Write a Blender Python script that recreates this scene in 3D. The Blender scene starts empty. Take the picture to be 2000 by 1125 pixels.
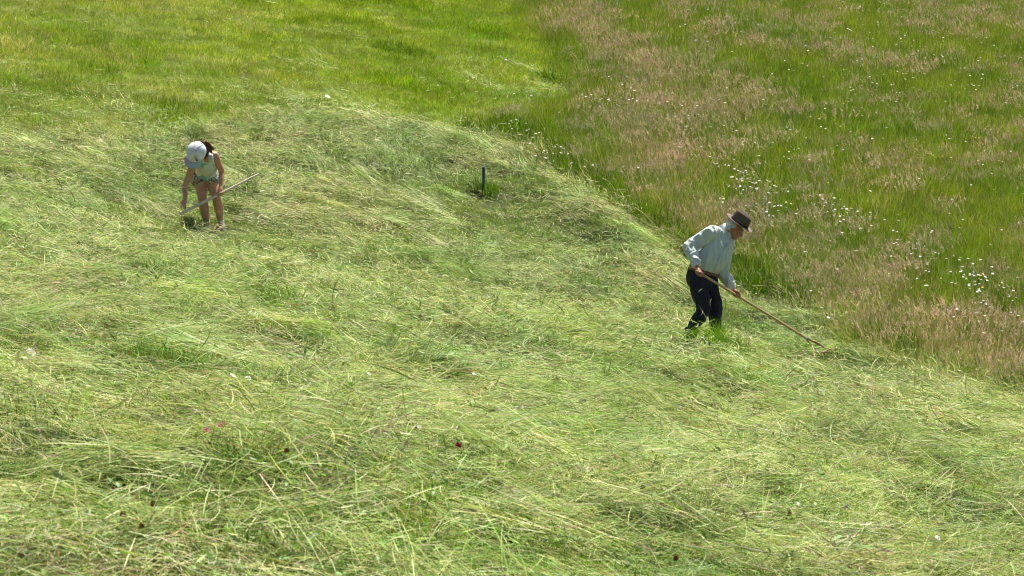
import bpy, bmesh, math, random, sys
import numpy as np
from mathutils import Vector, Matrix, noise as mnoise
random.seed(5); rng = np.random.default_rng(11)
R = math.radians
GRASS = True
# ---------------------------------------------------------------- camera
scene = bpy.context.scene
PITCH = R(12); LENS = 100.0; FP = 2000*LENS/36.0
CAM = np.array([0.0, 0.0, 8.0])
FW = np.array([0, math.cos(PITCH), -math.sin(PITCH)]); UP = np.array([0, math.sin(PITCH), math.cos(PITCH)]); RT = np.array([1.0, 0, 0])
cd = bpy.data.cameras.new('camera'); cam = bpy.data.objects.new('camera', cd)
scene.collection.objects.link(cam); scene.camera = cam
cam.location = CAM; cam.rotation_euler = (math.pi/2-PITCH, 0, 0)
cd.sensor_width = 36; cd.lens = LENS; cd.clip_start = 0.5; cd.clip_end = 2000
cd.dof.use_dof = True; cd.dof.focus_distance = 33.0; cd.dof.aperture_fstop = 14.0
# ---------------------------------------------------------------- light
SUN_EL, SUN_AZ = R(58), R(18)       # azimuth measured from +Y (away from the camera) towards +X
w = bpy.data.worlds.new('World'); scene.world = w; w.use_nodes = True
nt = w.node_tree; sky = nt.nodes.new('ShaderNodeTexSky'); sky.sky_type = 'NISHITA'; sky.sun_disc = False
sky.sun_elevation = SUN_EL; sky.sun_rotation = SUN_AZ; sky.altitude = 1200
bg = nt.nodes['Background']; bg.inputs['Strength'].default_value = 0.06; nt.links.new(sky.outputs[0], bg.inputs[0])
sd = bpy.data.lights.new('sun', 'SUN'); sd.energy = 5.0; sd.angle = R(0.5); sd.color = (1.0, 0.945, 0.85)
sun = bpy.data.objects.new('sun', sd); scene.collection.objects.link(sun)
sv = Vector((math.sin(SUN_AZ)*math.cos(SUN_EL), math.cos(SUN_AZ)*math.cos(SUN_EL), math.sin(SUN_EL)))
sun.rotation_euler = sv.to_track_quat('Z', 'Y').to_euler(); sun.location = (5, 30, 40)
vs = scene.view_settings; vs.view_transform = 'Standard'; vs.look = 'None'; vs.exposure = 0.95; vs.gamma = 1.0
cy = scene.cycles; cy.max_bounces = 6; cy.diffuse_bounces = 2; cy.glossy_bounces = 2; cy.transmission_bounces = 4
cy.transparent_max_bounces = 4; cy.use_denoising = True; cy.denoiser = 'OPENIMAGEDENOISE'; cy.denoising_prefilter = 'ACCURATE'; cy.sample_clamp_indirect = 1.5; cy.caustics_reflective = False; cy.caustics_refractive = False
cy.filter_width = 1.0; cy.use_adaptive_sampling = True; cy.adaptive_threshold = .02; cy.use_light_tree = False
# ---------------------------------------------------------------- pixel helpers (photograph pixels, 2000 x 1125)
def P(px, py, d):
    return CAM + d*((px-1000)/FP*RT + FW - (py-562.5)/FP*UP)
def proj(p):
    q = p-CAM; d = q@FW
    return 1000+FP*(q@RT)/d, 562.5-FP*(q@UP)/d, d
# ---------------------------------------------------------------- noise
_perm = rng.permutation(1024); _val = rng.random(1024)
def vnoise(x, y, seed=0):
    x = np.asarray(x, float)+seed*17.3; y = np.asarray(y, float)+seed*31.7
    xi = np.floor(x).astype(int); yi = np.floor(y).astype(int); fx = x-xi; fy = y-yi
    fx = fx*fx*(3-2*fx); fy = fy*fy*(3-2*fy)
    def h(a, b): return _val[_perm[(_perm[a & 1023]+b) & 1023]]
    return (h(xi, yi)*(1-fx)+h(xi+1, yi)*fx)*(1-fy)+(h(xi, yi+1)*(1-fx)+h(xi+1, yi+1)*fx)*fy
def fbm(x, y, seed=0, o=3):
    s = 0; a = 1; t = 0
    for i in range(o): s = s+a*vnoise(x*2**i, y*2**i, seed+i); t += a; a *= .5
    return s/t
def sstep(a, b, x):
    t = np.clip((x-a)/(b-a), 0.0, 1.0); return t*t*(3-2*t)
# ---------------------------------------------------------------- terrain: a near slope and a far slope that meet in a shallow fold
def plane_from(a, b, c):
    v = a*FW+b*FP*RT-c*FP*UP            # v . (p-CAM) = 1
    return lambda X, Y: CAM[2]+(1-v[0]*X-v[1]*Y)/v[2]
nearp = plane_from(.0264, -2.3e-5, 1.219e-4)
farp = plane_from(.03049, -4.5e-6, 2.2e-5)
def H0(X, Y):
    a, b = nearp(X, Y), farp(X, Y); k = .35
    z = k*np.logaddexp(a/k, b/k)-k*.3*np.exp(-((a-b)/k)**2/4)
    z = z+.0016*np.clip(Y-62, 0, 500)**2*sstep(62, 90, Y)
    return z+.22*(fbm(X*.16, Y*.16, 3, 2)-.5)
BX = np.array([-900, 0, 250, 450, 640, 720, 850, 930, 1000, 1100, 1180, 1300, 1400, 1500, 1600, 1700, 1800, 1900, 2000, 2300, 3000]); BXo = 16*sstep(1050, 1200, BX)
BY = np.array([255, 246, 258, 240, 226, 230, 258, 280, 304, 350, 400, 478, 528, 580, 632, 678, 722, 756, 790, 900, 1150])+BXo
CY = np.array([-300, 0, 60, 110, 150, 185, 215, 245, 285])
CX = np.array([880, 1000, 1040, 1095, 1112, 1110, 1050, 975, 925])
def zone(X, Y, z=None):
    """hay, lawn, meadow membership in 0..1"""
    z = H0(X, Y) if z is None else z
    p = np.stack([X, Y, z], -1); u, v, d = proj(p)
    j = (fbm(X*1.1, Y*1.1, 40, 3)-.5)
    wd = 6+35*(1-sstep(450, 700, u)); hay = sstep(-wd, wd, v-np.interp(u, BX, BY)+j*(26+70*(1-sstep(450, 760, u))))
    left = u < np.interp(v, CY, CX)+j*90
    left = sstep(-22, 22, np.interp(v, CY, CX)+j*90-u)
    return hay, (1-hay)*left, (1-hay)*(1-left), u, v, d
# direction of the swaths
def flow(X, Y):
    t = sstep(16, 30, Y)
    ang = (1-t)*R(-4)+t*R(-38)
    return ang+1.1*(fbm(X*.5, Y*.4, 21, 2)-.5)*(1.5-t*.6)
def H(X, Y):
    X = np.asarray(X, float); Y = np.asarray(Y, float)
    z = H0(X, Y); hay, _, _, u_, v_, _ = zone(X, Y, z)
    z = z+.24*np.exp(-((v_-np.interp(u_, BX, BY)-50)/42)**2)*sstep(520, 720, u_)*(1-sstep(1180, 1420, u_))   # rounded shoulder of the mown slope
    a = R(-15); ca, sa = math.cos(a), math.sin(a)
    s, t = X*ca+Y*sa, -X*sa+Y*ca
    b = (fbm(s*.9, t*2.2, 7, 3)-.5)*.42+(fbm(s*2.4+4, t*4.2, 9, 3)-.5)*.34
    g = np.zeros(np.shape(X))
    for (hx, hy, r) in PADS: g = np.maximum(g, np.exp(-((X-hx)/r)**2-((Y-hy+.7)/(1.5*r+.5))**2))
    z = z+hay*b*(1-.9*g)*sstep(4, 10, Y)*(1-.35*sstep(20, 32, Y))-.05*g
    for (hx, hy, rx, ry, dp) in HOLLOWS: z = z-dp*np.exp(-((X-hx)/rx)**2-((Y-hy)/ry)**2)
    return z
PADS = []           # level standing places of the people and the post
HOLLOWS = []        # dark dips in the hay
def ground_px(px, py, lift=0.0):
    px = np.atleast_1d(np.asarray(px, float)); py = np.atleast_1d(np.asarray(py, float)); out = []
    ds = np.arange(4, 140, .1)
    for x, y in zip(px, py):
        q = CAM+ds[:, None]*((x-1000)/FP*RT+FW-(y-562.5)/FP*UP)
        f = q[:, 2]-H(q[:, 0], q[:, 1])-lift
        i = int(np.argmax(f < 0)); i = max(i, 1)
        t = f[i-1]/(f[i-1]-f[i]+1e-9)
        out.append(q[i-1]*(1-t)+q[i]*t)
    return np.array(out)
_hl = [((px, py), rx, ry, dp) for px, py, rx, ry, dp in [(310, 1000, .34, .26, .30), (1965, 1032, .36, .30, .34), (1600, 1018, .34, .20, .26), (215, 880, .22, .16, .14), (750, 735, .34, .35, .22), (1120, 578, .28, .3, .12), (1090, 675, .35, .3, .12),
       (510, 290, .16, .25, .10), (470, 282, .16, .25, .08), (350, 330, .22, .3, .10), (60, 335, .3, .3, .10), (660, 455, .3, .3, .12), (895, 520, .3, .3, .10), (1340, 768, .4, .3, .12), (1030, 860, .35, .2, .12), (620, 500, .3, .3, .1), (1740, 640, .3, .4, .1)]]
PADS += [(q[0], q[1], r) for q, r in [(ground_px(x, y)[0], r) for x, y, r in ((1376, 672, .8), (416, 442, .8), (945, 380, .5), (1615, 690, .4))]]
_hp = [(ground_px(*p)[0], rx, ry, dp) for p, rx, ry, dp in _hl]
HOLLOWS += [(q[0], q[1], rx, ry, dp) for q, rx, ry, dp in _hp]
def hollow(X, Y):
    k = np.zeros(len(X))
    for (hx, hy, rx, ry, dp) in HOLLOWS: k = np.maximum(k, np.exp(-((X-hx)/rx)**2-((Y-hy)/ry)**2))
    return k
# ---------------------------------------------------------------- object helpers
def tag(o, label=None, cat=None, group=None, kind=None):
    if label: o['label'] = label
    if cat: o['category'] = cat
    if group: o['group'] = group
    if kind: o['kind'] = kind
    return o
def link(o, parent=None):
    scene.collection.objects.link(o)
    if parent: o.parent = parent
    return o
def empty(name, loc):
    o = bpy.data.objects.new(name, None); o.location = Vector([float(c) for c in loc]); o.empty_display_size = .2
    return link(o)
def mesh_obj(name, me, mats, parent=None, loc=None, smooth=True):
    if not isinstance(mats, (list, tuple)): mats = [mats]
    for m in mats: me.materials.append(m)
    if smooth and len(me.polygons): me.polygons.foreach_set('use_smooth', [True]*len(me.polygons))
    o = bpy.data.objects.new(name, me)
    off = None
    if parent is not None: off = world_loc(parent)
    elif loc is not None: off = Vector([float(c) for c in loc]); o.location = off
    if off is not None: me.transform(Matrix.Translation(-Vector(off)))
    return link(o, parent)
def world_loc(o):
    v = Vector(o.location)
    while o.parent: o = o.parent; v += Vector(o.location)
    return v
def np_mesh(name, V, F, mat_idx=None, col=None):
    me = bpy.data.meshes.new(name); V = np.asarray(V, np.float32)
    me.vertices.add(len(V)); me.vertices.foreach_set('co', V.ravel())
    F = np.asarray(F, np.int32); k = F.shape[1] if len(F) else 4
    me.loops.add(F.size); me.loops.foreach_set('vertex_index', F.ravel())
    me.polygons.add(len(F)); me.polygons.foreach_set('loop_start', np.arange(0, F.size, k, dtype=np.int32))
    if mat_idx is not None: me.polygons.foreach_set('material_index', np.asarray(mat_idx, np.int32))
    me.update(calc_edges=True)
    if col is not None:
        a = me.color_attributes.new('col', 'FLOAT_COLOR', 'POINT')
        c = np.ones((len(V), 4), np.float32); c[:, :3] = col; a.data.foreach_set('color', c.ravel())
    return me
# ---------------------------------------------------------------- materials
def new_mat(name):
    m = bpy.data.materials.new(name); m.use_nodes = True; return m, m.node_tree.nodes, m.node_tree.links
def pmat(name, c, rough=.8, c2=None, scale=20, bump=0, bscale=60, spec=.3, stretch=None, sss=0):
    m, N, L = new_mat(name); b = N['Principled BSDF']
    b.inputs['Base Color'].default_value = (*c, 1); b.inputs['Roughness'].default_value = rough
    b.inputs['Specular IOR Level'].default_value = spec
    tc = N.new('ShaderNodeTexCoord'); src = tc.outputs['Object']
    if stretch:
        mp = N.new('ShaderNodeMapping'); mp.inputs['Scale'].default_value = stretch; L.new(src, mp.inputs[0]); src = mp.outputs[0]
    if c2:
        t = N.new('ShaderNodeTexNoise'); t.inputs['Scale'].default_value = scale; t.inputs['Detail'].default_value = 5; L.new(src, t.inputs['Vector'])
        r = N.new('ShaderNodeValToRGB'); r.color_ramp.elements[0].position = .35; r.color_ramp.elements[1].position = .65
        r.color_ramp.elements[0].color = (*c, 1); r.color_ramp.elements[1].color = (*c2, 1)
        L.new(t.outputs['Fac'], r.inputs[0]); L.new(r.outputs[0], b.inputs['Base Color'])
    if bump:
        t = N.new('ShaderNodeTexNoise'); t.inputs['Scale'].default_value = bscale; t.inputs['Detail'].default_value = 4; L.new(src, t.inputs['Vector'])
        bp = N.new('ShaderNodeBump'); bp.inputs['Strength'].default_value = bump; bp.inputs['Distance'].default_value = .003
        L.new(t.outputs['Fac'], bp.inputs['Height']); L.new(bp.outputs[0], b.inputs['Normal'])
    if sss:
        b.inputs['Subsurface Weight'].default_value = sss; b.inputs['Subsurface Radius'].default_value = (.01, .004, .002)
    return m
def blade_mat(name, sat=1.0, val=1.0, transl=.35, pscale=.9, tintA=(1, 1, 1), tintB=(1, 1, 1), gloss=.02, spread=.2):
    """leaf: colour from the mesh, varied by patches of the field; part of the light passes through"""
    m, N, L = new_mat(name); N.remove(N['Principled BSDF']); out = N['Material Output']
    at = N.new('ShaderNodeAttribute'); at.attribute_name = 'col'
    geo = N.new('ShaderNodeNewGeometry'); nz = N.new('ShaderNodeTexNoise'); nz.inputs['Scale'].default_value = pscale; nz.inputs['Detail'].default_value = 4
    L.new(geo.outputs['Position'], nz.inputs['Vector'])
    rp = N.new('ShaderNodeValToRGB'); rp.color_ramp.elements[0].position = .38; rp.color_ramp.elements[1].position = .62
    rp.color_ramp.elements[0].color = (*tintA, 1); rp.color_ramp.elements[1].color = (*tintB, 1); L.new(nz.outputs['Fac'], rp.inputs[0])
    mul = N.new('ShaderNodeMix'); mul.data_type = 'RGBA'; mul.blend_type = 'MULTIPLY'; mul.inputs['Factor'].default_value = 1
    L.new(at.outputs['Color'], mul.inputs[6]); L.new(rp.outputs[0], mul.inputs[7])
    oi = N.new('ShaderNodeObjectInfo'); mr = N.new('ShaderNodeMapRange'); mr.inputs[3].default_value = (1-spread)*val; mr.inputs[4].default_value = (1+spread)*val
    L.new(oi.outputs['Random'], mr.inputs[0])
    hs = N.new('ShaderNodeHueSaturation'); hs.inputs['Saturation'].default_value = sat
    L.new(mr.outputs[0], hs.inputs['Value']); L.new(mul.outputs[2], hs.inputs['Color'])
    d = N.new('ShaderNodeBsdfDiffuse'); t = N.new('ShaderNodeBsdfTranslucent'); L.new(hs.outputs[0], d.inputs[0]); 
    h2 = N.new('ShaderNodeHueSaturation'); h2.inputs['Saturation'].default_value = 1.15; h2.inputs['Value'].default_value = 1.1; h2.inputs['Hue'].default_value = .492
    L.new(hs.outputs[0], h2.inputs['Color']); L.new(h2.outputs[0], t.inputs[0])
    mx = N.new('ShaderNodeMixShader'); mx.inputs[0].default_value = transl; L.new(d.outputs[0], mx.inputs[1]); L.new(t.outputs[0], mx.inputs[2])
    g = N.new('ShaderNodeBsdfGlossy'); g.inputs['Roughness'].default_value = .45; g.inputs['Color'].default_value = (.9, .95, .85, 1)
    mg = N.new('ShaderNodeMixShader'); mg.inputs[0].default_value = gloss; L.new(mx.outputs[0], mg.inputs[1]); L.new(g.outputs[0], mg.inputs[2])
    L.new(mg.outputs[0], out.inputs[0]); return m
# ---------------------------------------------------------------- ground sheet
def build_ground():
    xs = np.concatenate([-np.geomspace(160, 14, 24), np.arange(-13.6, 16, .16), np.geomspace(16.4, 160, 24)])
    ys = np.concatenate([np.linspace(-20, 4, 10), np.arange(4.4, 64, .16), np.geomspace(64.4, 400, 40)])
    X, Y = np.meshgrid(xs, ys); Z = H(X, Y)-.02
    V = np.stack([X, Y, Z], -1).reshape(-1, 3); nx = len(xs); ny = len(ys)
    i = np.arange(ny-1)[:, None]*nx+np.arange(nx-1)[None]; i = i.ravel()
    F = np.stack([i, i+1, i+nx+1, i+nx], -1)
    h, l, m_, *_ = zone(X, Y); 
    c = h[..., None]*np.array([.065, .080, .025])+l[..., None]*np.array([.13, .17, .03])+m_[..., None]*np.array([.085, .095, .03])
    me = np_mesh('ground', V, F, col=c.reshape(-1, 3))
    m, N, L = new_mat('soil and short grass'); b = N['Principled BSDF']; b.inputs['Roughness'].default_value = 1; b.inputs['Specular IOR Level'].default_value = .1
    at = N.new('ShaderNodeAttribute'); at.attribute_name = 'col'
    tc = N.new('ShaderNodeTexCoord'); t = N.new('ShaderNodeTexNoise'); t.inputs['Scale'].default_value = 9; t.inputs['Detail'].default_value = 8; L.new(tc.outputs['Object'], t.inputs['Vector'])
    mr = N.new('ShaderNodeMapRange'); mr.inputs[1].default_value = .3; mr.inputs[2].default_value = .7; mr.inputs[3].default_value = .5; mr.inputs[4].default_value = 1.5; L.new(t.outputs['Fac'], mr.inputs[0])
    hs = N.new('ShaderNodeHueSaturation'); L.new(at.outputs['Color'], hs.inputs['Color']); L.new(mr.outputs[0], hs.inputs['Value']); L.new(hs.outputs[0], b.inputs['Base Color'])
    bp = N.new('ShaderNodeBump'); bp.inputs['Distance'].default_value = .05; L.new(t.outputs['Fac'], bp.inputs['Height']); L.new(bp.outputs[0], b.inputs['Normal'])
    o = mesh_obj('ground', me, m); tag(o, 'steep grassy hillside under the hay and meadow', kind='structure')
build_ground()
# ---------------------------------------------------------------- blades
def norm(v): return v/np.maximum(np.linalg.norm(v, axis=-1, keepdims=True), 1e-9)
def ribbons(root, d0, bend, length, width, col, seg=4, roll=None, tipfac=.15, wfun=None):
    """curved tapering ribbons; returns V, F(quads), C"""
    n = len(root); d0 = norm(d0)
    ref = rng.normal(size=(n, 3)) if roll is None else roll
    side = norm(np.cross(d0, ref))
    V = []; pos = root.copy(); d = d0.copy()
    for s in range(seg+1):
        t = s/seg
        wv = width*(wfun(t) if wfun else ((.55+.9*t if t < .4 else .91*(1-(t-.4)/.6)+tipfac)))
        V.append(pos-side*wv[:, None]*.5); V.append(pos+side*wv[:, None]*.5)
        pos = pos+d*(length/seg)[:, None]; d = norm(d+bend*(1.0/seg))
    V = np.stack(V, 1)
    base = np.arange(n)[:, None]*(2*(seg+1))
    F = np.concatenate([base+np.array([[2*s, 2*s+1, 2*s+3, 2*s+2]]) for s in range(seg)], 1).reshape(-1, 4)
    C = np.repeat(col, 2*(seg+1), 0)
    return V.reshape(-1, 3), F, C
def merge(parts):
    Vs, Fs, Cs, k = [], [], [], 0
    for V, F, C in parts:
        Vs.append(V); Fs.append(F+k); Cs.append(C); k += len(V)
    return np.concatenate(Vs), np.concatenate(Fs), np.concatenate(Cs)
def palette(n, cols, wts, jit=.18):
    cols = np.array(cols); wts = np.array(wts, float); wts /= wts.sum()
    c = cols[rng.choice(len(cols), n, p=wts)]
    return c*(1+rng.normal(0, jit, (n, 1)))*(1+rng.normal(0, .05, (n, 3)))
def clipc(c): return np.clip(c, .004, .9)
STRAW, PALE, MID, DEEP, BROWN, PINK = (.62, .575, .31), (.45, .505, .165), (.22, .345, .08), (.08, .13, .03), (.25, .14, .06), (.42, .31, .24)
def hay_clump(n, L, W, flat=.10, spread=.45, rad=.30, cols=None):
    root = np.stack([rng.normal(0, rad, n), rng.normal(0, rad*.8, n), rng.uniform(0, .06, n)], -1)
    a = rng.normal(0, spread, n)+np.where(rng.random(n) < .5, math.pi, 0)
    a = np.where(rng.random(n) < .16, rng.uniform(0, 6.28, n), a)
    el = rng.normal(0.05, flat, n); el = np.where(rng.random(n) < .012, rng.uniform(.3, .7, n), el)
    d = np.stack([np.cos(a)*np.cos(el), np.sin(a)*np.cos(el), np.sin(el)], -1)
    ln = L*np.where(rng.random(n) < .6, rng.uniform(.2, .55, n), rng.uniform(.5, 1.1, n))
    root = root-d*(ln*.5)[:, None]; root[:, 2] = np.abs(root[:, 2])*.9
    bend = rng.normal(0, .5, (n, 3)); bend[:, 2] = rng.normal(-.12, .15, n)
    c = palette(n, cols or [STRAW, PALE, MID, DEEP, BROWN, PINK], [.20, .32, .23, .16, .05, .04])
    wd = W*rng.uniform(.45, 1.3, n)
    roll = np.stack([rng.normal(0, .5, n), rng.normal(0, .5, n), np.ones(n)], -1)
    A = ribbons(root, d, bend, ln, wd, clipc(c), 4, roll)
    return A
def hay_lock(n, L, W, rad, tone=1.0, lift=.03):
    """stems that fell together: nearly parallel, bending alike"""
    root = np.stack([rng.normal(0, rad*1.3, n), rng.normal(0, rad*.7, n), rng.uniform(0, .05, n)], -1)
    a = rng.normal(0, .10, n)+rng.normal(0, .05); el = rng.normal(.06, .06, n)
    d = np.stack([np.cos(a)*np.cos(el), np.sin(a)*np.cos(el), np.sin(el)], -1); ln = L*rng.uniform(.5, 1.15, n)
    root = root-d*(ln*.5)[:, None]; root[:, 2] = np.abs(root[:, 2])+lift*np.exp(-(root[:, 1]/rad)**2)
    b0 = np.array([0, rng.normal(0, .3), -.22]); bend = b0+rng.normal(0, .20, (n, 3))
    k = rng.random(); cols = [STRAW, PALE, MID, DEEP]; w_ = [[.30, .50, .15, .05], [.1, .45, .38, .07], [.05, .25, .50, .2]][int(k*3)]
    roll = np.stack([rng.normal(0, .4, n), rng.normal(0, .4, n), np.ones(n)], -1)
    return ribbons(root, d, bend, ln, W*rng.uniform(.6, 1.3, n), clipc(palette(n, cols, w_, .14)*tone), 5, roll)
def leaf_clump(n, L, W, rad=.2):
    root = np.stack([rng.normal(0, rad, n), rng.normal(0, rad, n), rng.uniform(.02, .07, n)], -1)
    a = rng.uniform(0, 6.28, n); el = rng.normal(.08, .22, n)
    d = np.stack([np.cos(a)*np.cos(el), np.sin(a)*np.cos(el), np.sin(el)], -1)
    roll = np.stack([rng.normal(0, .6, n), rng.normal(0, .6, n), np.ones(n)], -1)
    c = palette(n, [(.19, .33, .06), (.17, .29, .06), (.27, .38, .15), (.28, .22, .08), (.40, .46, .28)], [.35, .2, .3, .07, .08])
    return ribbons(root, d, rng.normal(0, .5, (n, 3)), L*rng.uniform(.5, 1.2, n), W*rng.uniform(.5, 1.3, n), clipc(c), 4, roll, .05)
def heads_flat(n, rad=.22):          # seed heads lying in the hay
    parts = []
    root = np.stack([rng.normal(0, rad, n), rng.normal(0, rad, n), rng.uniform(.03, .08, n)], -1)
    a = rng.normal(0, .6, n); d = np.stack([np.cos(a), np.sin(a), rng.normal(0, .12, n)], -1)
    for k in range(7):
        r2 = root+norm(d)*(.009*k); dd = norm(d+rng.normal(0, .35, (n, 3)))
        c = palette(n, [(.36, .27, .21), (.3, .22, .17), (.42, .38, .25)], [.4, .3, .3])
        parts.append(ribbons(r2, dd, np.zeros((n, 3)), np.full(n, .022), np.full(n, .006), clipc(c), 2))
    return merge(parts)
def upright(n, L, W, rad, lean=.35, cols=None, wts=None, bendk=.5, seg=4, zdrop=.01):
    r = rad*np.sqrt(rng.random(n)); th = rng.uniform(0, 6.28, n)
    root = np.stack([r*np.cos(th), r*np.sin(th), np.full(n, -zdrop)], -1)
    d = np.stack([rng.normal(0, lean, n), rng.normal(0, lean, n), np.ones(n)], -1)
    b = np.stack([rng.normal(0, bendk, n), rng.normal(0, bendk, n), rng.normal(-.35, .3, n)*bendk], -1)
    return ribbons(root, d, b, L*rng.uniform(.45, 1.15, n), W*rng.uniform(.6, 1.25, n), clipc(palette(n, cols, wts)), seg)
def panicles(n, Hh, rad, cols, wts, W=.0022, headL=.08, k=9, fluff=.024, wq=.0068):
    r = rad*np.sqrt(rng.random(n)); th = rng.uniform(0, 6.28, n)
    root = np.stack([r*np.cos(th), r*np.sin(th), np.zeros(n)], -1)
    d = norm(np.stack([rng.normal(-.05, .16, n), rng.normal(0, .16, n), np.ones(n)], -1))
    L = Hh*rng.uniform(.7, 1.15, n); b = np.stack([rng.normal(-.1, .22, n), rng.normal(0, .22, n), np.full(n, -.04)], -1)
    cs = palette(n, [(.2, .26, .09), (.3, .28, .13), (.13, .2, .06)], [.4, .3, .3])
    parts = [ribbons(root, d, b, L, np.full(n, W), clipc(cs), 4, wfun=lambda t: 1.0)]
    pos = root.copy(); dd = d.copy()
    for s in range(4): pos = pos+dd*(L/4)[:, None]; dd = norm(dd+b/4)
    ch = palette(n, cols, wts, .12)
    for j in range(k):
        t = j/(k-1); q = pos-dd*(headL*(1-t))
        o = norm(dd*.9+rng.normal(0, .55, (n, 3)))
        parts.append(ribbons(q, o, np.zeros((n, 3)), np.full(n, fluff*(1.3-t*.7)+.006), np.full(n, wq), clipc(ch*(1+rng.normal(0, .1, (n, 1)))), 2, wfun=lambda t: (.35, 1., .3)[int(t*2)]))
    return merge(parts)
def proto_collection(name, parts_list, mat):
    col = bpy.data.collections.new(name)
    for i, pr in enumerate(parts_list):
        V, F, C = pr; me = np_mesh(f'{name} variant', V, F, col=C); me.materials.append(mat)
        o = bpy.data.objects.new(f'{name}_{i:02d}', me); col.objects.link(o)
    return col
def rot_euler(yaw, nrm, tiltx=None, tilty=None):
    """z axis along nrm, then yaw about it -> XYZ eulers (vectorised)"""
    n = norm(nrm); cx, sx = np.cos(yaw), np.sin(yaw)
    x0 = np.stack([cx, sx, np.zeros_like(cx)], -1)
    x = norm(x0-n*np.sum(x0*n, -1, keepdims=True)); y = np.cross(n, x)
    # R = [x y n] columns
    sy = -x[:, 2]; ey = np.arcsin(np.clip(sy, -1, 1)); ex = np.arctan2(y[:, 2], n[:, 2]); ez = np.arctan2(x[:, 1], x[:, 0])
    return np.stack([ex, ey, ez], -1)
def scatter(name, pts, rot, scl, idx, coll, label):
    n = len(pts); me = bpy.data.meshes.new(name); me.vertices.add(n); me.vertices.foreach_set('co', pts.astype(np.float32).ravel())
    for nm, ty, arr, f in (('rot', 'FLOAT_VECTOR', rot, 'vector'), ('scl', 'FLOAT_VECTOR', scl, 'vector'), ('idx', 'INT', idx, 'value')):
        a = me.attributes.new(nm, ty, 'POINT'); a.data.foreach_set(f, (arr.astype(np.int32) if ty == 'INT' else arr.astype(np.float32)).ravel())
    o = bpy.data.objects.new(name, me); link(o); tag(o, label, kind='stuff')
    ng = bpy.data.node_groups.new(name, 'GeometryNodeTree')
    ng.interface.new_socket('Geometry', in_out='INPUT', socket_type='NodeSocketGeometry'); ng.interface.new_socket('Geometry', in_out='OUTPUT', socket_type='NodeSocketGeometry')
    N = ng.nodes; L = ng.links; gi = N.new('NodeGroupInput'); go = N.new('NodeGroupOutput')
    ci = N.new('GeometryNodeCollectionInfo'); ci.inputs['Collection'].default_value = coll; ci.inputs['Separate Children'].default_value = True; ci.inputs['Reset Children'].default_value = True
    ip = N.new('GeometryNodeInstanceOnPoints'); ip.inputs['Pick Instance'].default_value = True
    def na(nm, ty):
        q = N.new('GeometryNodeInputNamedAttribute'); q.data_type = ty; q.inputs['Name'].default_value = nm; return q.outputs['Attribute']
    L.new(gi.outputs[0], ip.inputs['Points']); L.new(ci.outputs[0], ip.inputs['Instance'])
    er = N.new('FunctionNodeEulerToRotation'); L.new(na('rot', 'FLOAT_VECTOR'), er.inputs[0]); L.new(er.outputs[0], ip.inputs['Rotation'])
    L.new(na('scl', 'FLOAT_VECTOR'), ip.inputs['Scale']); L.new(na('idx', 'INT'), ip.inputs['Instance Index'])
    L.new(ip.outputs[0], go.inputs[0])
    md = o.modifiers.new('scatter', 'NODES'); md.node_group = ng
    return o
def normals(X, Y, e=.12):
    zx = (H(X+e, Y)-H(X-e, Y))/(2*e); zy = (H(X, Y+e)-H(X, Y-e))/(2*e)
    return norm(np.stack([-zx, -zy, np.ones_like(zx)], -1))
def area_points(density, y0, y1, pad=1.6):
    """uniform points over the wedge of hillside the camera can look at, with room at the sides"""
    w1 = .19*y1+pad; c = density**-.5; gx, gy = np.meshgrid(np.arange(-w1, w1, c), np.arange(y0, y1, c))
    X = gx.ravel()+rng.uniform(-.65, .65, gx.size)*c; Y = gy.ravel()+rng.uniform(-.65, .65, gx.size)*c
    o = rng.permutation(len(X)); X, Y = X[o], Y[o]
    k = np.abs(X) < .19*Y+pad; X, Y = X[k], Y[k]
    hay, lawn, mead, u, v, d = zone(X, Y)
    k = (v < 1125+260*8/np.maximum(d, 4)) & (v > -60)
    return X[k], Y[k], hay[k], lawn[k], mead[k], u[k], v[k], d[k]
KEEP_OUT = [(ground_px(1352, 668)[0], .42), (ground_px(1398, 672)[0], .42), (ground_px(404, 441)[0], .30), (ground_px(432, 441)[0], .30), (ground_px(944, 379)[0], .2)]   # trodden spots under the feet
def keep(X, Y):
    k = np.ones(len(X), bool)
    for p, r in KEEP_OUT: k &= ((X-p[0])/r)**2+((Y-p[1]+.42)/(r*2.1))**2 > 1
    return k
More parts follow.
